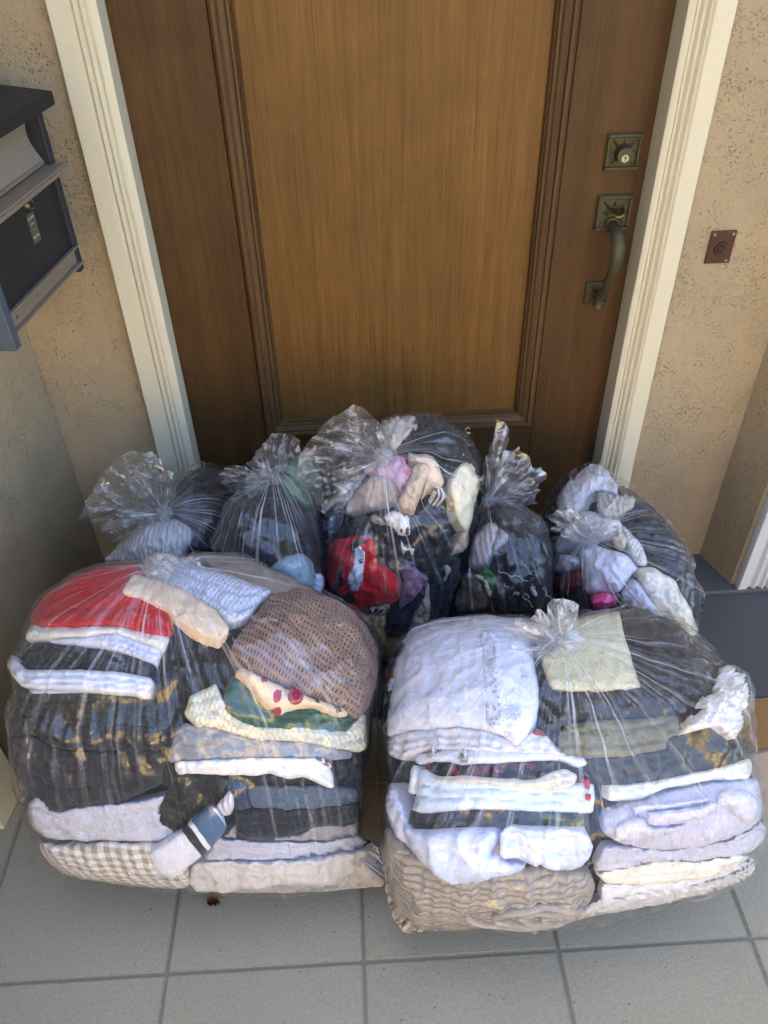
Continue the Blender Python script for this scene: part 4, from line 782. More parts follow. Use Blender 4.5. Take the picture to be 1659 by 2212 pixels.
for pts, txt, lf in (([(540,480),(560,455),(800,440),(1000,430),(1170,380),(1230,420),(1000,490),(700,520),(560,560)], 'upper fold of pale towel tucked in the lavender towel roll', .022),
                 ([(655,560),(680,515),(1000,495),(1240,425),(1265,500),(1100,580),(900,635),(680,645)], 'middle fold of pale towel with ribbed end in the roll', .026),
                 ([(395,660),(500,575),(650,555),(680,640),(850,640),(1050,600),(900,690),(700,740),(450,760),(400,735)], 'lowest thick fold of pale towel inside the roll', .022),
                 ([(1220,420),(1260,475),(1370,490),(1390,560),(1500,625),(1585,560),(1600,420),(1500,330),(1300,320)], 'coiled end of the pale lavender towel roll', .022)):
    c('R', 'H', pts, fabric((214, 212, 228), 'fuzzy'), 'hand_towel', txt, 'towel', lift=lf, bulge=.018, w=.016, wr=.003)
c('R', 'H', [(350,420),(340,290),(480,295),(720,260),(1000,205),(1300,145),(1510,65),(1530,130),(1520,230),(1440,250),(1200,255),(1000,295),(800,325),(690,375),(600,420),(450,420)], fabric((224, 218, 200)), 'folded_blanket', 'cream fleece blanket folded above the lavender towels', 'blanket', lift=.01, bulge=.018, soft=1)
c('R', 'F', [(330,1540),(220,1430),(250,1310),(480,1290),(820,1230),(830,1160),(960,1100),(1200,1040),(1300,1110),(1510,1170),(1505,1330),(1300,1410),(1000,1460),(720,1510),(480,1550)], fabric((66, 66, 54)), 'folded_jacket', 'dark olive jacket folded above the cream fleece blanket', 'jacket', lift=.0, bulge=.018, w=.03)
c('R', 'F', [(-40,1280),(-60,1150),(0,1050),(300,1000),(600,1000),(900,950),(960,1100),(830,1170),(830,1245),(480,1305),(200,1310)], fabric((126, 118, 84)), 'folded_trousers', 'khaki cotton trousers folded under dark clothes', 'trousers', lift=.006, bulge=.02, w=.03, wr=.004)
c('R', 'F', [(-150,800),(50,740),(530,700),(600,700),(560,500),(450,120),(650,120),(900,220),(1100,370),(1250,540),(1300,700),(1250,900),(1100,1060),(960,1100),(900,970),(600,1010),(200,1030),(-130,1040)], fabric((56, 51, 48)), 'dark_coat', 'dark brown grey coat filling the top beside the cream towel', 'coat', lift=.0, bulge=.022, w=.04, wr=.006)
c('R', 'F', [(920,540),(1000,490),(1200,520),(1260,600),(1230,760),(1130,830),(1000,960),(940,900)], fabric((92, 88, 84)), 'work_vest', 'grey vest with dark seam beside the frayed white cloth', 'vest', lift=.008, bulge=.012)
c('R', 'F', [(1255,610),(1300,575),(1360,590),(1430,660),(1480,780),(1490,880),(1420,960),(1450,1050),(1430,1090),(1410,1130),(1380,1165),(1300,1110),(1220,1050),(1100,1080),(960,1120),(970,1030),(1000,970),(1100,930),(1040,880),(1120,810),(1200,790),(1210,720)], fabric((222, 216, 206)), 'frayed_cloth', 'frayed white cloth crumpled against the dark olive jacket', 'cloth', lift=.016, bulge=.022, w=.02, wr=.012, ws=34, soft=0, step=3)
c('R', 'F', [(-200,490),(-100,380),(-20,200),(200,150),(440,110),(470,250),(560,550),(625,745),(540,755),(300,775),(0,775),(-110,770),(-150,650)], fabric((226, 216, 176), 'terry'), 'face_towel', 'cream face towel lying flat behind the big knot', 'towel', lift=.016, bulge=.012, w=.012, soft=0, wr=.0025)
c('R', 'E', [(1300,500),(1400,600),(1430,740),(1600,760),(1700,770),(1700,1000),(1450,1060),(1400,1100),(1300,1040),(1330,850),(1320,700)], fabric((24, 24, 26), gloss=.6), 'black_camisole', 'black slinky top under the knot beside the eyelet pillowcase', 'top', lift=.0, wr=.008, ws=26)
c('R', 'E', [(1270,1090),(1330,1075),(1400,1135),(1300,1130)], fabric((150, 36, 40)), 'red_cloth', 'sliver of red cloth between blouse and khaki trousers', 'cloth', lift=.016, bulge=.006)
c('R', 'E', [(40,900),(60,740),(100,640),(130,540),(150,560),(125,700),(105,900),(95,1090),(50,1075),(25,950)], fabric((60, 90, 150), 'patch'), 'patterned_shirt', 'colourful blue red and yellow shirt at the pillowcase edge', 'shirt', lift=-.008, bulge=.012)
c('R', 'E', [(200,380),(300,260),(480,190),(900,150),(1150,170),(1300,220),(1500,190),(1659,170),(1900,150),(1950,200),(1600,330),(1250,320),(1000,260),(600,240),(300,330)], fabric((206, 208, 220)), 'folded_sheet', 'white sheet folded behind the eyelet pillowcase and knot', 'sheet', lift=-.006)

# ------------------------------------------------------------------ back row
c('B1', 'b1', [(300,1420),(450,1250),(620,1080),(800,980),(960,930),(1100,960),(1240,1050),(1290,1150),(1230,1260),(1180,1320),(1120,1450),(700,1460)], fabric((206, 203, 204), 'rib'), 'ribbed_sweater', 'white ribbed sweater bunched below its knot beside mailbox wall', 'sweater', lift=.004, bulge=.02, w=.04, wr=.006)
c('B1', 'b1', [(790,1240),(1000,1130),(1075,1140),(1060,1280),(1000,1390),(860,1320)], fabric((212, 210, 214), 'rib'), 'ribbed_sweater', 'rolled white ribbed sweater sleeve under the leftmost knot', 'sleeve', lift=.016, bulge=.014)
c('B1', 'b1', [(1240,1160),(1350,1140),(1460,1250),(1500,1330),(1250,1330)], fabric((34, 34, 36), 'dots', (150, 150, 150)), 'spotted_blouse', 'black top with grey speckles beside white ribbed sweater', 'top', lift=.004)
c('B1', 'b1', [(1060,600),(1150,460),(1250,420),(1400,395),(1600,400),(1700,560),(1690,900),(1600,1320),(1450,1250),(1300,1150),(1150,990),(1020,890)], fabric((30, 30, 32), gloss=.6), 'black_trousers', 'black trousers behind the leftmost knot against the door', 'trousers', lift=.0, bulge=.02, w=.04, wr=.006)
c('B2', 'b2', [(80,1300),(200,1060),(330,870),(550,860),(800,850),(1000,880),(1200,1050),(1280,1300),(1270,1700),(1200,1900),(900,1800),(600,1700),(300,1600),(100,1480)], fabric((24, 24, 27)), 'black_coat', 'black coat filling the bag with pale blue fuzzy piece', 'coat', lift=.0, bulge=.02, w=.05, wr=.007)
c('B2', 'b2', [(180,1060),(330,850),(540,880),(430,960),(230,1140)], fabric((36, 52, 56)), 'folded_shirt', 'dark teal shirt over the black coat', 'shirt', lift=.012, bulge=.008, soft=0)
c('B2', 'b2', [(830,640),(1000,430),(1080,350),(1180,480),(1290,640),(1300,900),(1160,980),(1000,880),(860,720)], fabric((136, 166, 136)), 'green_shirt', 'pale green shirt behind the second knot', 'shirt', lift=.0, bulge=.014)
c('B2', 'b2', [(680,1640),(820,1530),(1000,1450),(1120,1470),(1200,1550),(1220,1700),(1210,1900),(1100,1860),(900,1780)], fabric((150, 178, 192), 'fuzzy'), 'fuzzy_sweater', 'pale blue fuzzy sweater rounded against black coat', 'sweater', lift=.02, bulge=.03, w=.04, wr=.002)
c('B2', 'b2', [(1190,1680),(1290,1690),(1310,1800),(1280,1900),(1210,1880)], fabric((196, 200, 226)), 'folded_shirt', 'pale lavender shirt edge beside the fuzzy sweater', 'shirt', lift=.014, bulge=.01)
c('B2', 'b2', [(590,1400),(750,1380),(810,1500),(710,1610),(600,1580)], fabric((32, 38, 64)), 'navy_cloth', 'navy cloth showing in the black coat folds', 'cloth', lift=.014, bulge=.008)

c('B3', 'b3', [(640,260),(800,205),(960,185),(1010,300),(850,430),(760,510),(700,400)], fabric((200, 190, 172)), 'cream_shirt', 'off white shirt at the back top of the tallest bag', 'shirt', lift=.004)
bt = c('B3', 'b3', [(950,190),(1100,180),(1350,280),(1480,440),(1550,620),(1550,700),(1400,690),(1250,660),(1230,540),(1000,530),(880,520),(780,490),(850,400)], fabric((36, 35, 34)), 'black_shirt', 'black shirt with gold script at the top of the tallest bag', 'shirt', lift=.0, bulge=.02, w=.04)
c('B3', 'b3', [(500,650),(600,600),(700,590),(840,525),(870,600),(950,690),(900,770),(830,840),(760,750),(640,710)], fabric((206, 172, 200)), 'lilac_blouse', 'lilac pink top right under the tallest knot', 'top', lift=.010, wr=.006)
c('B3', 'b3', [(825,545),(862,535),(885,650),(935,690),(905,735),(850,665)], fabric((222, 150, 180)), 'pink_strap', 'curled pink strap beside the beige bra', 'strap', lift=.022, bulge=.01)
c('B3', 'b3', [(880,505),(960,525),(1060,515),(1150,555),(1200,700),(1220,805),(1100,795),(1030,870),(1060,700),(1090,640),(980,600)], fabric((216, 196, 172)), 'beige_bra', 'beige moulded bra folded near the tallest knot', 'bra', lift=.020, bulge=.016, wr=.004)
c('B3', 'b3', [(965,600),(1060,600),(1115,640),(1010,880),(950,1030),(860,1020),(800,960),(890,780)], fabric((210, 188, 160)), 'beige_camisole', 'flat beige camisole strip hanging below the bra', 'camisole', lift=.026, bulge=.008, soft=1)
ct = c('B3', 'b3', [(1260,760),(1330,640),(1370,585),(1485,615),(1478,690),(1530,740),(1515,830),(1470,960),(1460,1100),(1420,1230),(1330,1120),(1285,950)], fabric((218, 208, 178)), 'cream_jeans', 'cream jeans with a metal waist button', 'jeans', lift=.012, bulge=.016, wr=.004)
P, _ = cast(BAGS['B3'], zp('b3', [(1497, 757)])); n = gnorm(BAGS['B3'], P)[0]; MB().cyl(np.array(lay_on(ct, P[0], n))-n*.001, n, .0075, .006, 16, .006).build('waist_button', STEEL, ct)
c('B3', 'b3', [(140,1230),(180,1050),(280,890),(400,760),(520,680),(490,800),(390,940),(280,1060),(240,1240),(220,1500),(150,1500)], fabric((196, 196, 212), 'rib'), 'folded_shirt', 'pale lavender ribbed shirt along the edge of tallest bag', 'shirt', lift=.004)
c('B3', 'b3', [(330,1060),(400,900),(500,780),(640,680),(720,720),(830,840),(780,950),(700,970),(500,1020)], fabric((188, 174, 160)), 'taupe_slip', 'taupe slip gathered below the tallest knot', 'slip', lift=.006, wr=.006)
c('B3', 'b3', [(1100,850),(1190,810),(1240,880),(1215,950),(1120,910)], fabric((206, 206, 206), 'stripe', (70, 60, 64)), 'striped_cloth', 'white cloth with dark stripes between bra and cream jeans', 'cloth', lift=.014, bulge=.008)
c('B3', 'b4', [(300,200),(420,100),(560,60),(700,90),(900,60),(1050,60),(1250,100),(1300,350),(1280,470),(1120,640),(980,620),(870,640),(750,620),(600,540),(560,300),(400,280),(320,300)], fabric((27, 27, 28)), 'black_dress', 'black dress across the middle of the tallest bag', 'dress', lift=.0, wr=.007, bulge=.018, w=.04)
c('B3', 'b4', [(675,80),(770,20),(905,70),(910,130),(925,230),(860,240),(800,235),(770,170),(710,150)], fabric((224, 216, 206), 'leopard', (90, 40, 40)), 'lace_panties', 'white lace scrap with dark spots on black dress', 'underwear', lift=.018, bulge=.008, soft=0)
c('B3', 'b4', [(555,100),(600,50),(685,85),(705,140),(650,160)], fabric((180, 164, 150)), 'beige_cloth', 'small beige cap shaped cloth on black dress', 'cloth', lift=.016, bulge=.008)
c('B3', 'b4', [(825,240),(870,330),(965,335),(945,480),(880,475),(840,420)], fabric((206, 204, 204), 'lace'), 'lace_scrap', 'torn looking white lace strip hanging on black dress', 'lace', lift=.018, bulge=.006, soft=0)
rd = c('B3', 'b4', [(140,610),(170,470),(195,300),(280,255),(440,245),(500,230),(590,245),(610,370),(620,480),(700,505),(780,565),(835,660),(830,790),(720,840),(560,860),(450,880),(350,815),(270,770),(170,700)], fabric((206, 28, 42)), 'red_shirt', 'red shirt with black and white print in tallest bag', 'shirt', lift=.020, bulge=.02, w=.03, wr=.006)
for pts, col in (([(370,330),(470,310),(510,400),(480,500),(500,560),(440,720),(360,700),(320,600),(360,520),(390,430)], (214, 222, 236)), ([(280,765),(300,700),(365,690),(385,750),(425,755),(410,805),(350,795)], (26, 24, 26)),
                 ([(235,500),(300,480),(290,560),(320,620),(250,640)], (30, 26, 28)), ([(350,290),(420,265),(500,270),(515,310),(430,320),(390,400),(360,380)], (30, 26, 28)), ([(300,640),(420,620),(430,660),(310,680)], (40, 36, 40)), ([(400,460),(480,440),(490,475),(400,490)], (60, 66, 78)), ([(380,560),(470,550),(480,580),(385,600)], (190, 60, 80))):
    c('B3', 'b4', pts, fabric(col), 'shirt_print', lift=.0405, bulge=.0015, w=.003, wr=.006, parent=rd, k=.02)
c('B3', 'b4', [(820,510),(900,480),(980,535),(1085,610),(1005,725),(910,825),(815,870),(840,760),(865,640)], fabric((150, 108, 134), 'lace'), 'mauve_lace_blouse', 'mauve lace top beside the red printed shirt', 'top', lift=.020, bulge=.01, soft=0)
c('B3', 'b4', [(510,890),(560,845),(750,825),(735,880),(670,940),(560,940)], fabric((196, 184, 184), 'leopard', (40, 36, 44)), 'leopard_scarf', 'leopard spotted scarf showing below the red shirt', 'scarf', lift=.014, bulge=.008)
c('B3', 'b4', [(330,790),(450,870),(540,920),(710,945),(700,1110),(690,1190),(620,1100),(500,980)], fabric((192, 166, 136)), 'tan_trousers', 'tan trousers corner under the leopard scarf', 'trousers', lift=.012, bulge=.012, soft=0)
c('B3', 'b4', [(690,960),(780,850),(900,840),(1000,720),(1090,640),(1080,720),(980,900),(920,1030),(870,1100),(700,1130)], fabric((34, 38, 62)), 'navy_trousers', 'navy trousers beneath the mauve lace top', 'trousers', lift=.008)
c('B3', 'b4', [(1050,690),(1085,640),(1090,800),(1080,990),(970,1070),(885,1060),(950,920),(1020,780)], fabric((176, 160, 144)), 'taupe_sleeve', 'taupe sleeve strip slanting beside the navy trousers', 'sleeve', lift=.014, bulge=.008)
c('B3', 'b4', [(1255,430),(1330,215),(1430,175),(1410,370),(1300,400)], fabric((196, 168, 140)), 'tan_cloth', 'tan cloth fold under the cream jeans', 'cloth', lift=.008)
c('B3', 'b4', [(1060,650),(1250,460),(1370,420),(1350,600),(1280,800),(1240,980),(1080,1010),(1070,820)], fabric((28, 31, 46)), 'navy_skirt', 'dark navy skirt low in the tallest bag', 'skirt', lift=.0, wr=.005)
c('B3', 'b4', [(640,1120),(880,1110),(900,1180),(800,1280),(640,1280)], fabric((124, 120, 72)), 'olive_cloth', 'olive yellow cloth at the bottom between the two front bags', 'cloth', lift=.004)
c('B3', 'b4', [(1235,480),(1285,530),(1200,665),(1230,560)], fabric((190, 170, 144)), 'beige_strap', 'thin beige strap over the navy skirt', 'strap', lift=.016, bulge=.005)
c('B3', 'b4', [(100,560),(150,420),(180,560),(200,740),(330,860),(500,1000),(640,1150),(640,1250),(300,1100),(120,800)], fabric((60, 52, 50)), 'brown_jumper', 'dark brown top low beside the red printed shirt', 'top', lift=.0)

c('B4', 'b5', [(160,1340),(300,1200),(400,1185),(425,1260),(375,1400),(335,1540),(312,1625),(135,1655),(110,1600),(135,1480)], fabric((188, 170, 172), 'rib'), 'knee_sock', 'greyish pink ribbed sock folded double', 'sock', lift=.014, bulge=.016, wr=.002)
c('B4', 'b5', [(395,1280),(450,1250),(530,1320),(505,1385),(420,1455),(365,1495),(390,1380)], fabric((182, 166, 168), 'rib'), 'knee_sock', 'curled greyish pink ribbed sock end beside the folded one', 'sock', lift=.014, bulge=.014)
c('B4', 'b5', [(210,1640),(330,1650),(395,1740),(385,1850),(330,1900),(255,1790)], fabric((52, 112, 58)), 'green_cloth', 'bright green cloth above a cream strap', 'cloth', lift=.008)
c('B4', 'b5', [(160,1730),(200,1712),(305,1780),(350,1900),(328,1965),(288,1860),(228,1772)], fabric((208, 202, 170)), 'cream_strap', 'curved cream strap next to the green cloth', 'strap', lift=.016, bulge=.008)
bl = c('B4', 'b5', [(385,1490),(520,1370),(680,1300),(850,1310),(950,1480),(960,1800),(960,2110),(800,2130),(600,2100),(400,2070),(330,1960),(380,1850),(390,1650)], fabric((27, 25, 28)), 'lace_dress', 'black dress with pale lace squiggles in the slim bag', 'dress', lift=.004, bulge=.018, w=.03, wr=.007)
def squiggle(bk, z, A, B, mat, parent, off, r=.0009, amp=7, n=60, fr=22):
    A, B = np.array(A, float), np.array(B, float); t = np.linspace(0, 1, n); d = (B-A)/np.linalg.norm(B-A); e = np.array([-d[1], d[0]])
    px = A+(B-A)*t[:, None]+e*(np.sin(t*fr)*amp+np.sin(t*fr*.37)*amp*1.2)[:, None]+d*(np.cos(t*fr)*amp)[:, None]
    P, _ = cast(BAGS[bk], zp(z, px)); N = gnorm(BAGS[bk], P); V = P+N*off
    MB().tube(V.tolist(), r, 5).build('embroidery', mat, parent, True)
THR = fabric((170, 160, 150))
for a, b in (((430,1650), (780,1800)), ((480,1770), (760,1990)), ((640,1560), (880,1900)), ((820,1800), (900,2050)), ((560,1860), (720,1890))): squiggle('B4', 'b5', a, b, THR, bl, .0225, amp=10)
c('B4', 'b5', [(745,1860),(790,1830),(830,1920),(800,1970)], fabric((170, 170, 190)), 'care_label', lift=.021, bulge=.003, w=.004, parent=bl)
c('B4', 'b5', [(0,1740),(170,1690),(260,1800),(320,1960),(335,2040),(200,2100),(0,2100)], fabric((92, 78, 66)), 'brown_trousers', 'brown trousers low in the slim bag', 'trousers', lift=.002)
c('B4', 'b5', [(370,1050),(600,1060),(850,1170),(940,1310),(860,1330),(600,1300),(450,1220)], fabric((72, 68, 66)), 'grey_shirt', 'dark grey shirt under the knot with upright tail', 'shirt', lift=.004)
for a, b in (((1290,560), (1360,500)), ((1330,410), (1365,360))): squiggle('B3', 'b3', a, b, fabric((190, 178, 140)), bt, .0195, amp=14, n=50, fr=14)

c('B5', 'b6', [(150,520),(200,310),(330,190),(450,85),(560,80),(660,145),(700,230),(755,300),(745,390),(650,350),(560,330),(450,400),(420,520),(300,610),(170,570)], fabric((214, 212, 214)), 'frilled_blouse', 'white frilled blouse at the top beside the right casing', 'blouse', lift=.008, bulge=.026, w=.03, wr=.006, ws=20)
c('B5', 'b6', [(550,330),(660,350),(740,395),(890,365),(925,440),(885,520),(760,570),(640,610),(550,520)], fabric((204, 196, 180), 'rib'), 'cream_ruffle', 'cream ruffled cloth with elastic edge behind the right knot', 'cloth', lift=.014, wr=.007, ws=24)
c('B5', 'b6', [(735,290),(800,290),(840,350),(760,375)], fabric((120, 92, 66), 'leopard', (40, 32, 28)), 'leopard_scrap', 'small leopard scrap at the foot of the casing', 'cloth', lift=.008, bulge=.006)
c('B5', 'b6', [(300,620),(440,500),(640,600),(790,640),(810,770),(600,800),(420,830),(300,860),(200,920),(120,980),(150,800)], fabric((206, 206, 212)), 'white_shirt', 'white shirt right behind the right knot', 'shirt', lift=.008, wr=.006)
c('B5', 'b6', [(670,770),(780,690),(850,760),(830,910),(740,880)], fabric((206, 192, 166)), 'beige_cloth', 'plain beige cloth fold beside the right knot', 'cloth', lift=.014, bulge=.008)
c('B5', 'b6', [(775,645),(880,735),(975,850),(1040,1000),(1035,1065),(940,1060),(870,920),(820,780)], fabric((216, 212, 204), 'knit'), 'cotton_vest', 'white cotton vest edge against charcoal coat', 'vest', lift=.014, wr=.004)
c('B5', 'b6', [(370,890),(500,850),(640,890),(830,950),(960,1080),(900,1130),(830,1220),(760,1340),(600,1310),(450,1360),(420,1200),(390,1050)], fabric((212, 210, 222)), 'white_tee', 'white tee spread below the right knot', 'shirt', lift=.016, bulge=.018, w=.03, wr=.006)
c('B5', 'b6', [(110,1010),(180,945),(300,965),(395,1010),(365,1085),(240,1135),(120,1130)], fabric((206, 210, 224), 'rib'), 'rolled_sock', 'rolled white sock above dark red cloth', 'sock', lift=.014, bulge=.018)
c('B5', 'b6', [(105,1150),(240,1125),(410,1075),(430,1180),(395,1265),(255,1330),(120,1390),(100,1250)], fabric((130, 34, 44)), 'red_blouse', 'dark red top below the rolled white sock', 'top', lift=.008)
c('B5', 'b6', [(465,1375),(560,1325),(720,1335),(745,1425),(640,1465),(535,1510)], fabric((240, 52, 150)), 'pink_cloth', 'hot pink cloth balled up below white tee', 'cloth', lift=.018, bulge=.016, wr=.008, ws=30)
c('B5', 'b6', [(310,1340),(430,1290),(530,1310),(490,1380),(520,1500),(380,1520),(250,1480)], fabric((34, 33, 36)), 'black_cloth', 'black cloth beside the hot pink one', 'cloth', lift=.004)
pd = c('B5', 'b6', [(770,1430),(785,1320),(850,1230),(940,1190),(1000,1290),(1100,1420),(1210,1570),(1100,1560),(960,1480),(820,1450)], fabric((208, 210, 220), 'terry'), 'quilted_pad', 'white quilted pad with stitched border', 'pad', lift=.018, bulge=.016)
c('B5', 'b6', [(940,1095),(1080,1060),(1220,1150),(1315,1220),(1375,1340),(1445,1440),(1515,1580),(1530,1740),(1350,1660),(1200,1580),(1080,1400),(980,1240)], fabric((214, 206, 188)), 'cream_towel', 'cream towel sloping down the side of the white laundry bag', 'towel', lift=.018, bulge=.018, w=.03)
c('B5', 'b6', [(770,610),(900,470),(1000,440),(1100,530),(1260,720),(1410,950),(1490,1150),(1580,1330),(1600,1450),(1530,1620),(1440,1440),(1300,1220),(1080,1070),(1040,1000),(960,820),(850,700)], fabric((40, 43, 46)), 'charcoal_coat', 'charcoal coat on the outer side next to stucco wall', 'coat', lift=.002, bulge=.02, w=.04, wr=.006)
c('B5', 'b6', [(40,600),(90,400),(170,270),(310,140),(220,330),(170,520),(130,700),(60,900)], fabric((52, 50, 52)), 'grey_shirt', 'dark grey shirt behind the white frilled blouse', 'shirt', lift=-.004)

# ------------------------------------------------------------------ bag cores and the plastic itself
CORE = fabric((26, 25, 26))  # dark core added inside each bag; its colour stands in for shaded gaps
CORE_TXT = dict(L='added dark core behind the red shirt and crochet pile', R='added dark core behind the eyelet pillowcase pile', B1='added dark core under the white ribbed sweater',
                B2='added dark core inside the black coat bag', B3='added dark core behind the red printed shirt', B4='added dark core behind the black lace dress', B5='added dark core inside the white laundry bag')
def core(b, k=.93):
    nt, nz = 48, 22; zn = np.concatenate([np.linspace(-.85, 0, 8), np.sin(np.linspace(.08, math.pi/2, nz-8))])
    T, Zn = np.meshgrid(np.linspace(0, 2*math.pi, nt, endpoint=False), zn); rad = np.clip(1-np.abs(Zn)**b.q, 0, 1)**(1/b.q)
    cc, ss_ = np.cos(T), np.sin(T); kk = (np.abs(cc)**b.p+np.abs(ss_)**b.p)**(-1/b.p)*k
    x = b.ax*rad*kk*cc; y = b.ay*rad*kk*ss_; z = np.where(Zn > 0, b.zc+Zn*(b.H-b.zc)*k, b.zc+Zn*b.zc/.85*.99)
    X = b.cx+x*math.cos(b.rot)-y*math.sin(b.rot); Y = b.cy+x*math.sin(b.rot)+y*math.cos(b.rot)
    V = np.stack([X.ravel(), Y.ravel(), z.ravel()], 1); d = V-b.C; n = fbm(V[:, 0]*14, V[:, 1]*14, V[:, 2]*14)-.5
    V = V+d/np.linalg.norm(d, axis=1, keepdims=True)*(n*.02)[:, None]; V[:, 2] = np.maximum(V[:, 2], .004)
    m = len(zn); F = [(j*nt+i, j*nt+(i+1) % nt, (j+1)*nt+(i+1) % nt, (j+1)*nt+i) for j in range(m-1) for i in range(nt)]
    F += [tuple(range(nt))[::-1], tuple(range((m-1)*nt, m*nt))]
    o = mk('dark_core', V, F, CORE, uv=V[:, [0, 2]]); tag(o, CORE_TXT[b.key], 'clothes'); b.pts.append(V); b.mv.append(V); b.mf += [tuple(i+b.nv for i in f) for f in F]; b.nv += len(V)
for b in BAGS.values(): core(b)

def blur(r, n=1):
    for _ in range(n):
        r = (np.roll(r, 1, 1)+2*r+np.roll(r, -1, 1))/4
        q_ = r.copy(); q_[1:-1] = (r[:-2]+2*r[1:-1]+r[2:])/4; r = q_
    return r
def knot_pos(b):
    P, t = cast(b, np.array([b.knot_px], float)); N = gnorm(b, P)[0]; d = rays([b.knot_px])[0]; d = d/np.linalg.norm(d)
    p = P[0]
    return p-d*b.koff, N
def film(b, NTH=440, NPH=200, pleat=1.0):
    SEED[0] += 1; sd_ = SEED[0]*3.77
    K, N = knot_pos(b); b.K = K; b.N = N
    allp = np.vstack(b.pts); bmh = bmesh.new()
    a = K-b.C; a /= np.linalg.norm(a); e1 = np.array([0, 1., -.15]); e1 = e1-a*(a@e1); e1 /= np.linalg.norm(e1); e2 = np.cross(a, e1)
    step = max(1, len(allp)//9000); sel = allp[::step]
    ext = [allp[np.argmax(allp@d)] for d in RNG.normal(size=(400, 3))]
    ring = [K+(e1*math.cos(t)+e2*math.sin(t))*.012 for t in np.linspace(0, 6.283, 9)[:-1]]
    for p in list(sel)+ext+ring: bmh.verts.new(p)
    r_ = bmesh.ops.convex_hull(bmh, input=bmh.verts); bmesh.ops.delete(bmh, geom=[v for v in bmh.verts if not v.link_faces], context='VERTS')
    bmesh.ops.triangulate(bmh, faces=bmh.faces)
    bvh = BVHTree.FromBMesh(bmh); bmh.free(); C = Vector(b.C)
    th = np.linspace(0, 2*math.pi, NTH, endpoint=False); s = np.linspace(0, 1, NPH); ph = .012+(math.pi-.03)*(.30*s+.70*s**1.7)
    Th, Ph = np.meshgrid(th, ph); D = a*np.cos(Ph)[..., None]+(e1*np.cos(Th)[..., None]+e2*np.sin(Th)[..., None])*np.sin(Ph)[..., None]
    R_ = np.array([(bvh.ray_cast(C, Vector(d))[3] or .2) for d in D.reshape(-1, 3)]).reshape(Th.shape)
    R_ = np.maximum(blur(R_, 4), R_*.997)+.004
    P = b.C+D*R_[..., None]; dk = np.linalg.norm(P-K, axis=-1)
    # the film clings: follow the clothes themselves, bridging only narrow gaps, and tent up to the knot
    bv2 = BVHTree.FromPolygons(np.vstack(b.mv).tolist(), b.mf); Rc = np.zeros(Th.size)
    Df = D.reshape(-1, 3); Rf = R_.ravel()
    for i_ in range(len(Df)):
        d_ = Vector(Df[i_]); h_ = bv2.ray_cast(C+d_*(Rf[i_]+.03), -d_, Rf[i_]+.03)
        Rc[i_] = (Rf[i_]+.03-h_[3]) if h_[0] is not None else 0
    Rc = Rc.reshape(Th.shape); Rc = np.maximum(Rc, R_*.86)
    def filt(A, f, n1, n2):
        for _ in range(n1): A = f(f(np.roll(A, 1, 1), np.roll(A, -1, 1)), A)
        for _ in range(n2):
            B_ = A.copy(); B_[1:-1] = f(f(A[:-2], A[2:]), A[1:-1]); A = B_
        return A
    cl_ = filt(filt(Rc, np.maximum, NTH//34, NPH//22), np.minimum, NTH//34, NPH//22)
    cl_ = np.maximum(blur(cl_, 5), blur(Rc, 1))+.0035
    back = sm(-.25, .25, (D@np.array([0, -.8, .6])))              # the unseen back keeps its taut outline
    wt = sm(.02, .13, dk)*back
    R_ = np.minimum(R_, R_*(1-wt)+cl_*wt); R_ = blur(R_, 1)
    P = b.C+D*R_[..., None]; dk = np.linalg.norm(P-K, axis=-1)
    c1, s1 = np.cos(Th), np.sin(Th)
    def tn(f, zf, o=2, off=0.): return fbm(c1*f+sd_+off, s1*f+off, dk*zf+sd_, o)
    wob = (vnoise(dk*9, c1*1.5+sd_, s1*1.5)-.5)*.16; c1, s1 = np.cos(Th+wob), np.sin(Th+wob)
    st1 = ridge(tn(7, 2.2, 2))**4; st2 = ridge(tn(16, 3.0, 2, 4.4))**4; st3 = ridge(tn(34, 4.0, 2, 8.1))**3
    cr1 = ridge(fbm(P[..., 0]*16+sd_, P[..., 1]*16, P[..., 2]*16, 3))**4; cr2 = ridge(fbm(P[..., 0]*38+sd_, P[..., 1]*38, P[..., 2]*38, 2))**4
    mask = sm(.42, .62, fbm(P[..., 0]*5+sd_, P[..., 1]*5, P[..., 2]*5+2, 2))
    fall = np.exp(-dk/.16); fall2 = np.exp(-dk/.40)
    amp = .5+.8*sm(.35, .7, vnoise(np.cos(Th)*2.2+sd_, np.sin(Th)*2.2, 1.7+sd_))
    disp = pleat*amp*(.003*st1*fall2*sm(.0, .06, dk)+.003*st2*fall2*sm(0, .04, dk)+.0026*st3*fall2)+mask*(.007*cr1+.0030*cr2)*sm(0, .1, dk)+.0005*st2+.0005*st3
    b_in = blur(disp, 1)
    P = b.C+D*(R_+b_in)[..., None]; P[..., 2] = np.maximum(P[..., 2], .0015)
    haze = .004+.65*np.exp(-dk/.020)+.20*np.exp(-dk/.06)*(.3+st2+.8*st3)+amp*np.exp(-dk/.24)*(.15+.03*st1+.05*st2+.10*st3)*sm(.25, .6, fbm(c1*3+sd_, s1*3, dk*2.5, 2))+.05*cr2*mask+.02*st2+.02*st3
    V = P.reshape(-1, 3); F = [(j*NTH+i, j*NTH+(i+1) % NTH, (j+1)*NTH+(i+1) % NTH, (j+1)*NTH+i) for j in range(NPH-1) for i in range(NTH)]
    F.append(tuple(range((NPH-1)*NTH, NPH*NTH)))
    UV = np.stack([Th.ravel()/(2*math.pi), dk.ravel()], 1)
    root = empty('plastic_bag', (b.cx, b.cy, 0.0), b.label, 'bag', 'clear plastic bags of clothes before the door'); b.root = root
    mk('film', V, F, FILM, root, True, uv=UV, attr=np.clip(haze.ravel(), 0, .9))
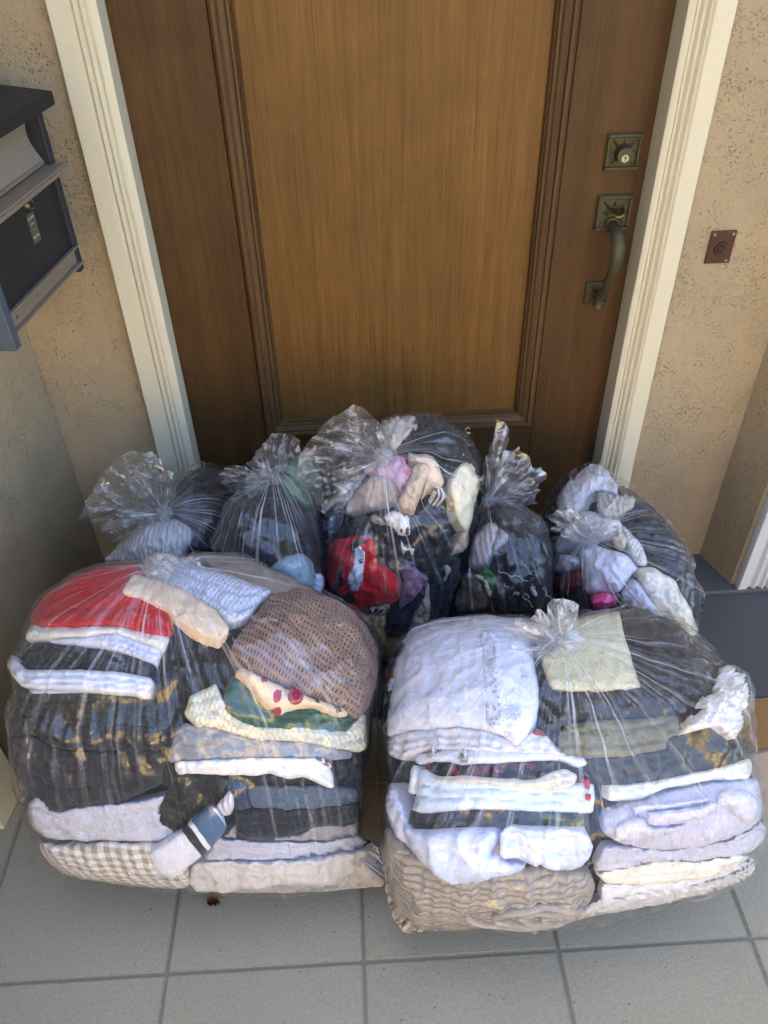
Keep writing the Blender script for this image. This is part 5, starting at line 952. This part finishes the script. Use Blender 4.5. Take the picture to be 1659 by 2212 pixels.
    return root

def knot(b, r=.016, axis=None):
    K = Vector(b.K); a = Vector(axis) if axis else Vector(b.N); a.normalize(); e1 = a.orthogonal().normalized(); e2 = a.cross(e1)
    nu, nv = 40, 24; V = []
    for j in range(nv+1):
        for i in range(nu):
            t = math.pi*j/nv; p = 2*math.pi*i/nu; tw = p+t*1.4
            rr = r*(1+.16*math.sin(3*tw+2)+.07*math.sin(9*tw)+.05*math.sin(17*tw+t*3)+.12*math.sin(t*4))
            V.append(K+(e1*math.cos(p)*math.sin(t)+e2*math.sin(p)*math.sin(t))*rr+a*(math.cos(t)*rr*.8+r*.35))
    F = [(j*nu+i, j*nu+(i+1) % nu, (j+1)*nu+(i+1) % nu, (j+1)*nu+i) for j in range(nv) for i in range(nu)]
    UV = [(i/nu, j/nv*.05) for j in range(nv+1) for i in range(nu)]
    mk('knot', [v[:] for v in V], F, FILM2, b.root, True, uv=UV, attr=[.9]*len(V))
def tail(b, z, rim, off=.0, bulge=.03, crumple=1.0, haze=.02, n=150, m=60, lean=0.0, name='tail'):
    """loose plastic above the knot: two sheets fanning out from the knot to a rim and closed there"""
    SEED[0] += 1; sd_ = SEED[0]*5.13
    R0 = zp(z, rim); d = np.concatenate([[0], np.cumsum(np.hypot(*np.diff(R0, axis=0).T))]); t = np.linspace(0, d[-1], n)
    px = np.stack([np.interp(t, d, R0[:, 0]), np.interp(t, d, R0[:, 1])], 1); dr_ = rays(px); u = t/d[-1]
    yy = b.K[1]+off+lean*(np.sin(u*3.1)); rim3 = dr_*(yy/dr_[:, 1])[:, None]+np.array([0, 0, CAMZ])
    vv = np.linspace(0, 1, m); Vs = []; Hs = []; UVs = []
    cd = np.array([0, 0, CAMZ])-b.K; cd /= np.linalg.norm(cd)
    for side in (1, -1):
        Vv, Uu = np.meshgrid(vv, u, indexing='ij'); P = b.K+(rim3[None]-b.K)*(Vv**.9)[..., None]
        env = np.sin(np.pi*np.clip(Vv, 0, 1)**.8)*np.sin(np.pi*np.clip(Uu*1.0, 0, 1))**.5
        Q = P*np.array([1, 1, 1]); r1 = ridge(fbm(Uu*9+sd_, Vv*1.2+side, sd_, 2))**2; r2 = ridge(fbm(Q[..., 0]*24+sd_+side*3, Q[..., 1]*24, Q[..., 2]*24, 3))**3; r3 = ridge(fbm(Q[..., 0]*55+sd_+side*3, Q[..., 1]*55, Q[..., 2]*55, 2))**3
        pl_ = ridge(fbm(Uu*30+sd_+side, Vv*1.0, 2.2, 2))**3
        dd = side*bulge*env*(.35+.65*r1)+crumple*env*(.017*(r2-.3)+.006*(r3-.3))+side*.006*(1-Vv)*np.sqrt(np.clip(Vv, 0, 1))*pl_*1.3
        jit = np.stack([vnoise(Uu*26+sd_, Vv*3, k_*7.7+sd_)-.5 for k_ in range(3)], -1)*(.009*sm(.5, 1, Vv))[..., None]
        P = P+cd*dd[..., None]+jit
        dk = np.linalg.norm(P-b.K, axis=-1)
        Hs.append((haze*1.0+.05+.5*np.exp(-dk/.015)+.22*np.exp(-dk/.05)*(.2+.6*pl_)+.22*r3*r2+.03*r2).ravel()); Vs.append(P.reshape(-1, 3)); UVs.append(np.stack([Uu.ravel()*.07+.3*side, Vv.ravel()*.5], 1))
    nv_ = len(Vs[0]); F = []
    for sft, flip in ((0, False), (nv_, True)):
        for j in range(m-1):
            for i in range(n-1):
                q_ = (sft+j*n+i, sft+j*n+i+1, sft+(j+1)*n+i+1, sft+(j+1)*n+i); F.append(q_[::-1] if flip else q_)
    mk(name, np.vstack(Vs), F, FILM2, b.root, True, uv=np.vstack(UVs), attr=np.clip(np.concatenate(Hs), 0, .9))
for k_, b in BAGS.items():
    film(b, *((460, 220) if k_ in 'LR' else (340, 170)), 1.0 if k_ in 'LR' else .55)
L_, R_, B1, B2, B3, B4, B5 = [BAGS[k_] for k_ in ('L', 'R', 'B1', 'B2', 'B3', 'B4', 'B5')]
knot(L_, .025, (.1, -.6, 1)); knot(R_, .03, (-.5, -.6, .8)); knot(B1, .014); knot(B2, .018); knot(B3, .017); knot(B4, .013, (0, -.3, 1)); knot(B5, .019)
tail(L_, 'U', [(318,1222),(312,1208),(330,1198),(352,1196),(372,1200),(380,1212),(372,1222)], .02, .015, haze=.3)
tail(L_, 'U', [(378,1226),(388,1212),(405,1204),(425,1208),(440,1220),(430,1234)], .02, .012, haze=.3)
tail(R_, 'E', [(1080,470),(1060,370),(1050,260),(1080,230),(1180,180),(1260,170),(1300,110),(1340,100),(1400,140),(1420,60),(1450,10),(1540,10),(1620,50),(1659,110),(1640,200),(1600,280)], .02, .03, haze=.3)
tail(R_, 'E', [(1600,330),(1560,420),(1440,470),(1340,500),(1250,480),(1150,450),(1090,420)], -.015, .02, haze=.5)
tail(B1, 'b1', [(880,960),(620,1080),(500,1170),(380,1190),(300,1110),(260,1010),(100,995),(50,970),(70,860),(130,730),(210,580),(300,450),(440,270),(600,210),(820,215),(960,320),(1060,450),(1072,560),(1060,700),(1030,800)], .0, .06, 1.3, .03, 220, 80)
tail(B2, 'b2', [(620,890),(520,880),(400,870),(330,830),(260,740),(220,680),(160,600),(280,515),(430,520),(560,560),(700,560),(760,600)], -.01, .035, 1.0, .05)
tail(B2, 'b2', [(700,600),(560,560),(470,500),(600,340),(720,200),(810,130),(960,150),(1050,230),(1060,350),(1000,460),(900,560),(850,590)], .05, .04, 1.2, .04)
tail(B2, 'b2', [(600,860),(500,850),(450,760),(460,650),(540,570),(680,560),(770,610),(800,660)], -.025, .03, .8, .16)
tail(B3, 'b3', [(560,640),(480,720),(400,780),(300,850),(200,960),(160,1060),(100,1000),(80,900),(0,860),(-60,700),(-40,560),(20,450),(160,280),(280,200),(420,100),(500,110),(590,200),(600,215),(680,260),(745,350),(740,420),(690,480)], .0, .05, 1.5, .06, 220, 80)
tail(B4, 'b5', [(240,900),(230,840),(260,700),(300,520),(380,300),(395,120),(470,150),(515,230),(515,380),(500,450),(470,470),(430,700),(400,860)], .03, .02, .8, .05)
tail(B4, 'b5', [(380,900),(420,700),(480,500),(560,430),(640,420),(740,520),(780,630),(860,600),(930,700),(920,740),(830,850),(860,870),(800,940),(850,1000),(700,1010),(500,990)], .0, .03, 1.0, .09)
tail(B5, 'b6', [(380,830),(250,820),(170,730),(110,690),(150,650),(60,590),(150,520),(280,500),(420,560),(540,640),(640,600),(760,590),(790,690),(700,760),(620,800)], -.02, .035, 1.0, .12)
# a trailing flap of plastic at the foot of the right front bag
def sheet(pts, rgb, name, label, cat, z, th=.003):
    P = [on_floor(u, v) for u, v in pts]; n = len(P); V = [(p.x, p.y, z) for p in P]+[(p.x, p.y, z+th) for p in P]
    F = [(i, (i+1) % n, n+(i+1) % n, n+i) for i in range(n)]+[tuple(range(n))[::-1], tuple(range(n, 2*n))]
    tag(mk(name, V, F, m_simple(rgb, .85, name, .25, 30), None, False), label, cat)
sheet([(1560,1526), (1659,1509), (1760,1492), (1780,1600), (1659,1618), (1575,1634)], (150, 112, 66), 'cardboard_sheet', 'tan cardboard sheet on the floor beside grey paint', 'cardboard', .002)
sheet([(1600,1640), (1659,1626), (1800,1600), (1830,1760), (1650,1790)], (186, 160, 132), 'cardboard_sheet', 'pale pinkish cardboard sheet on the floor beside the darker one', 'cardboard', .002)
# dried leaf on the tile
p = on_floor(462, 1955); m = MB(); V = []; F = []
for i in range(9):
    for j in range(7):
        a, t = (i-4)/4, (j-3)/3; V.append((p.x+a*.010+.002*math.sin(j*2.), p.y+t*.008*(1-.6*a*a)+.002*math.sin(i*3), .002+.010*abs(t)**1.5+.004*math.sin(i*1.7+j)+.004))
nv = len(V); V += [(x, y, z+.0012) for x, y, z in V]
for i in range(8):
    for j in range(6):
        q = [i*7+j, i*7+j+1, (i+1)*7+j+1, (i+1)*7+j]; F += [tuple(q), tuple(k+nv for k in q[::-1])]
tag(mk('dried_leaf', V, F, m_simple((96, 58, 32), .8, 'dry_leaf', .6, 200)), 'small curled brown dried leaf on the tile before gingham', 'leaf')
for o in COL.objects:
    for q in ('wloc', 'sd'):
        if q in o: del o[q]
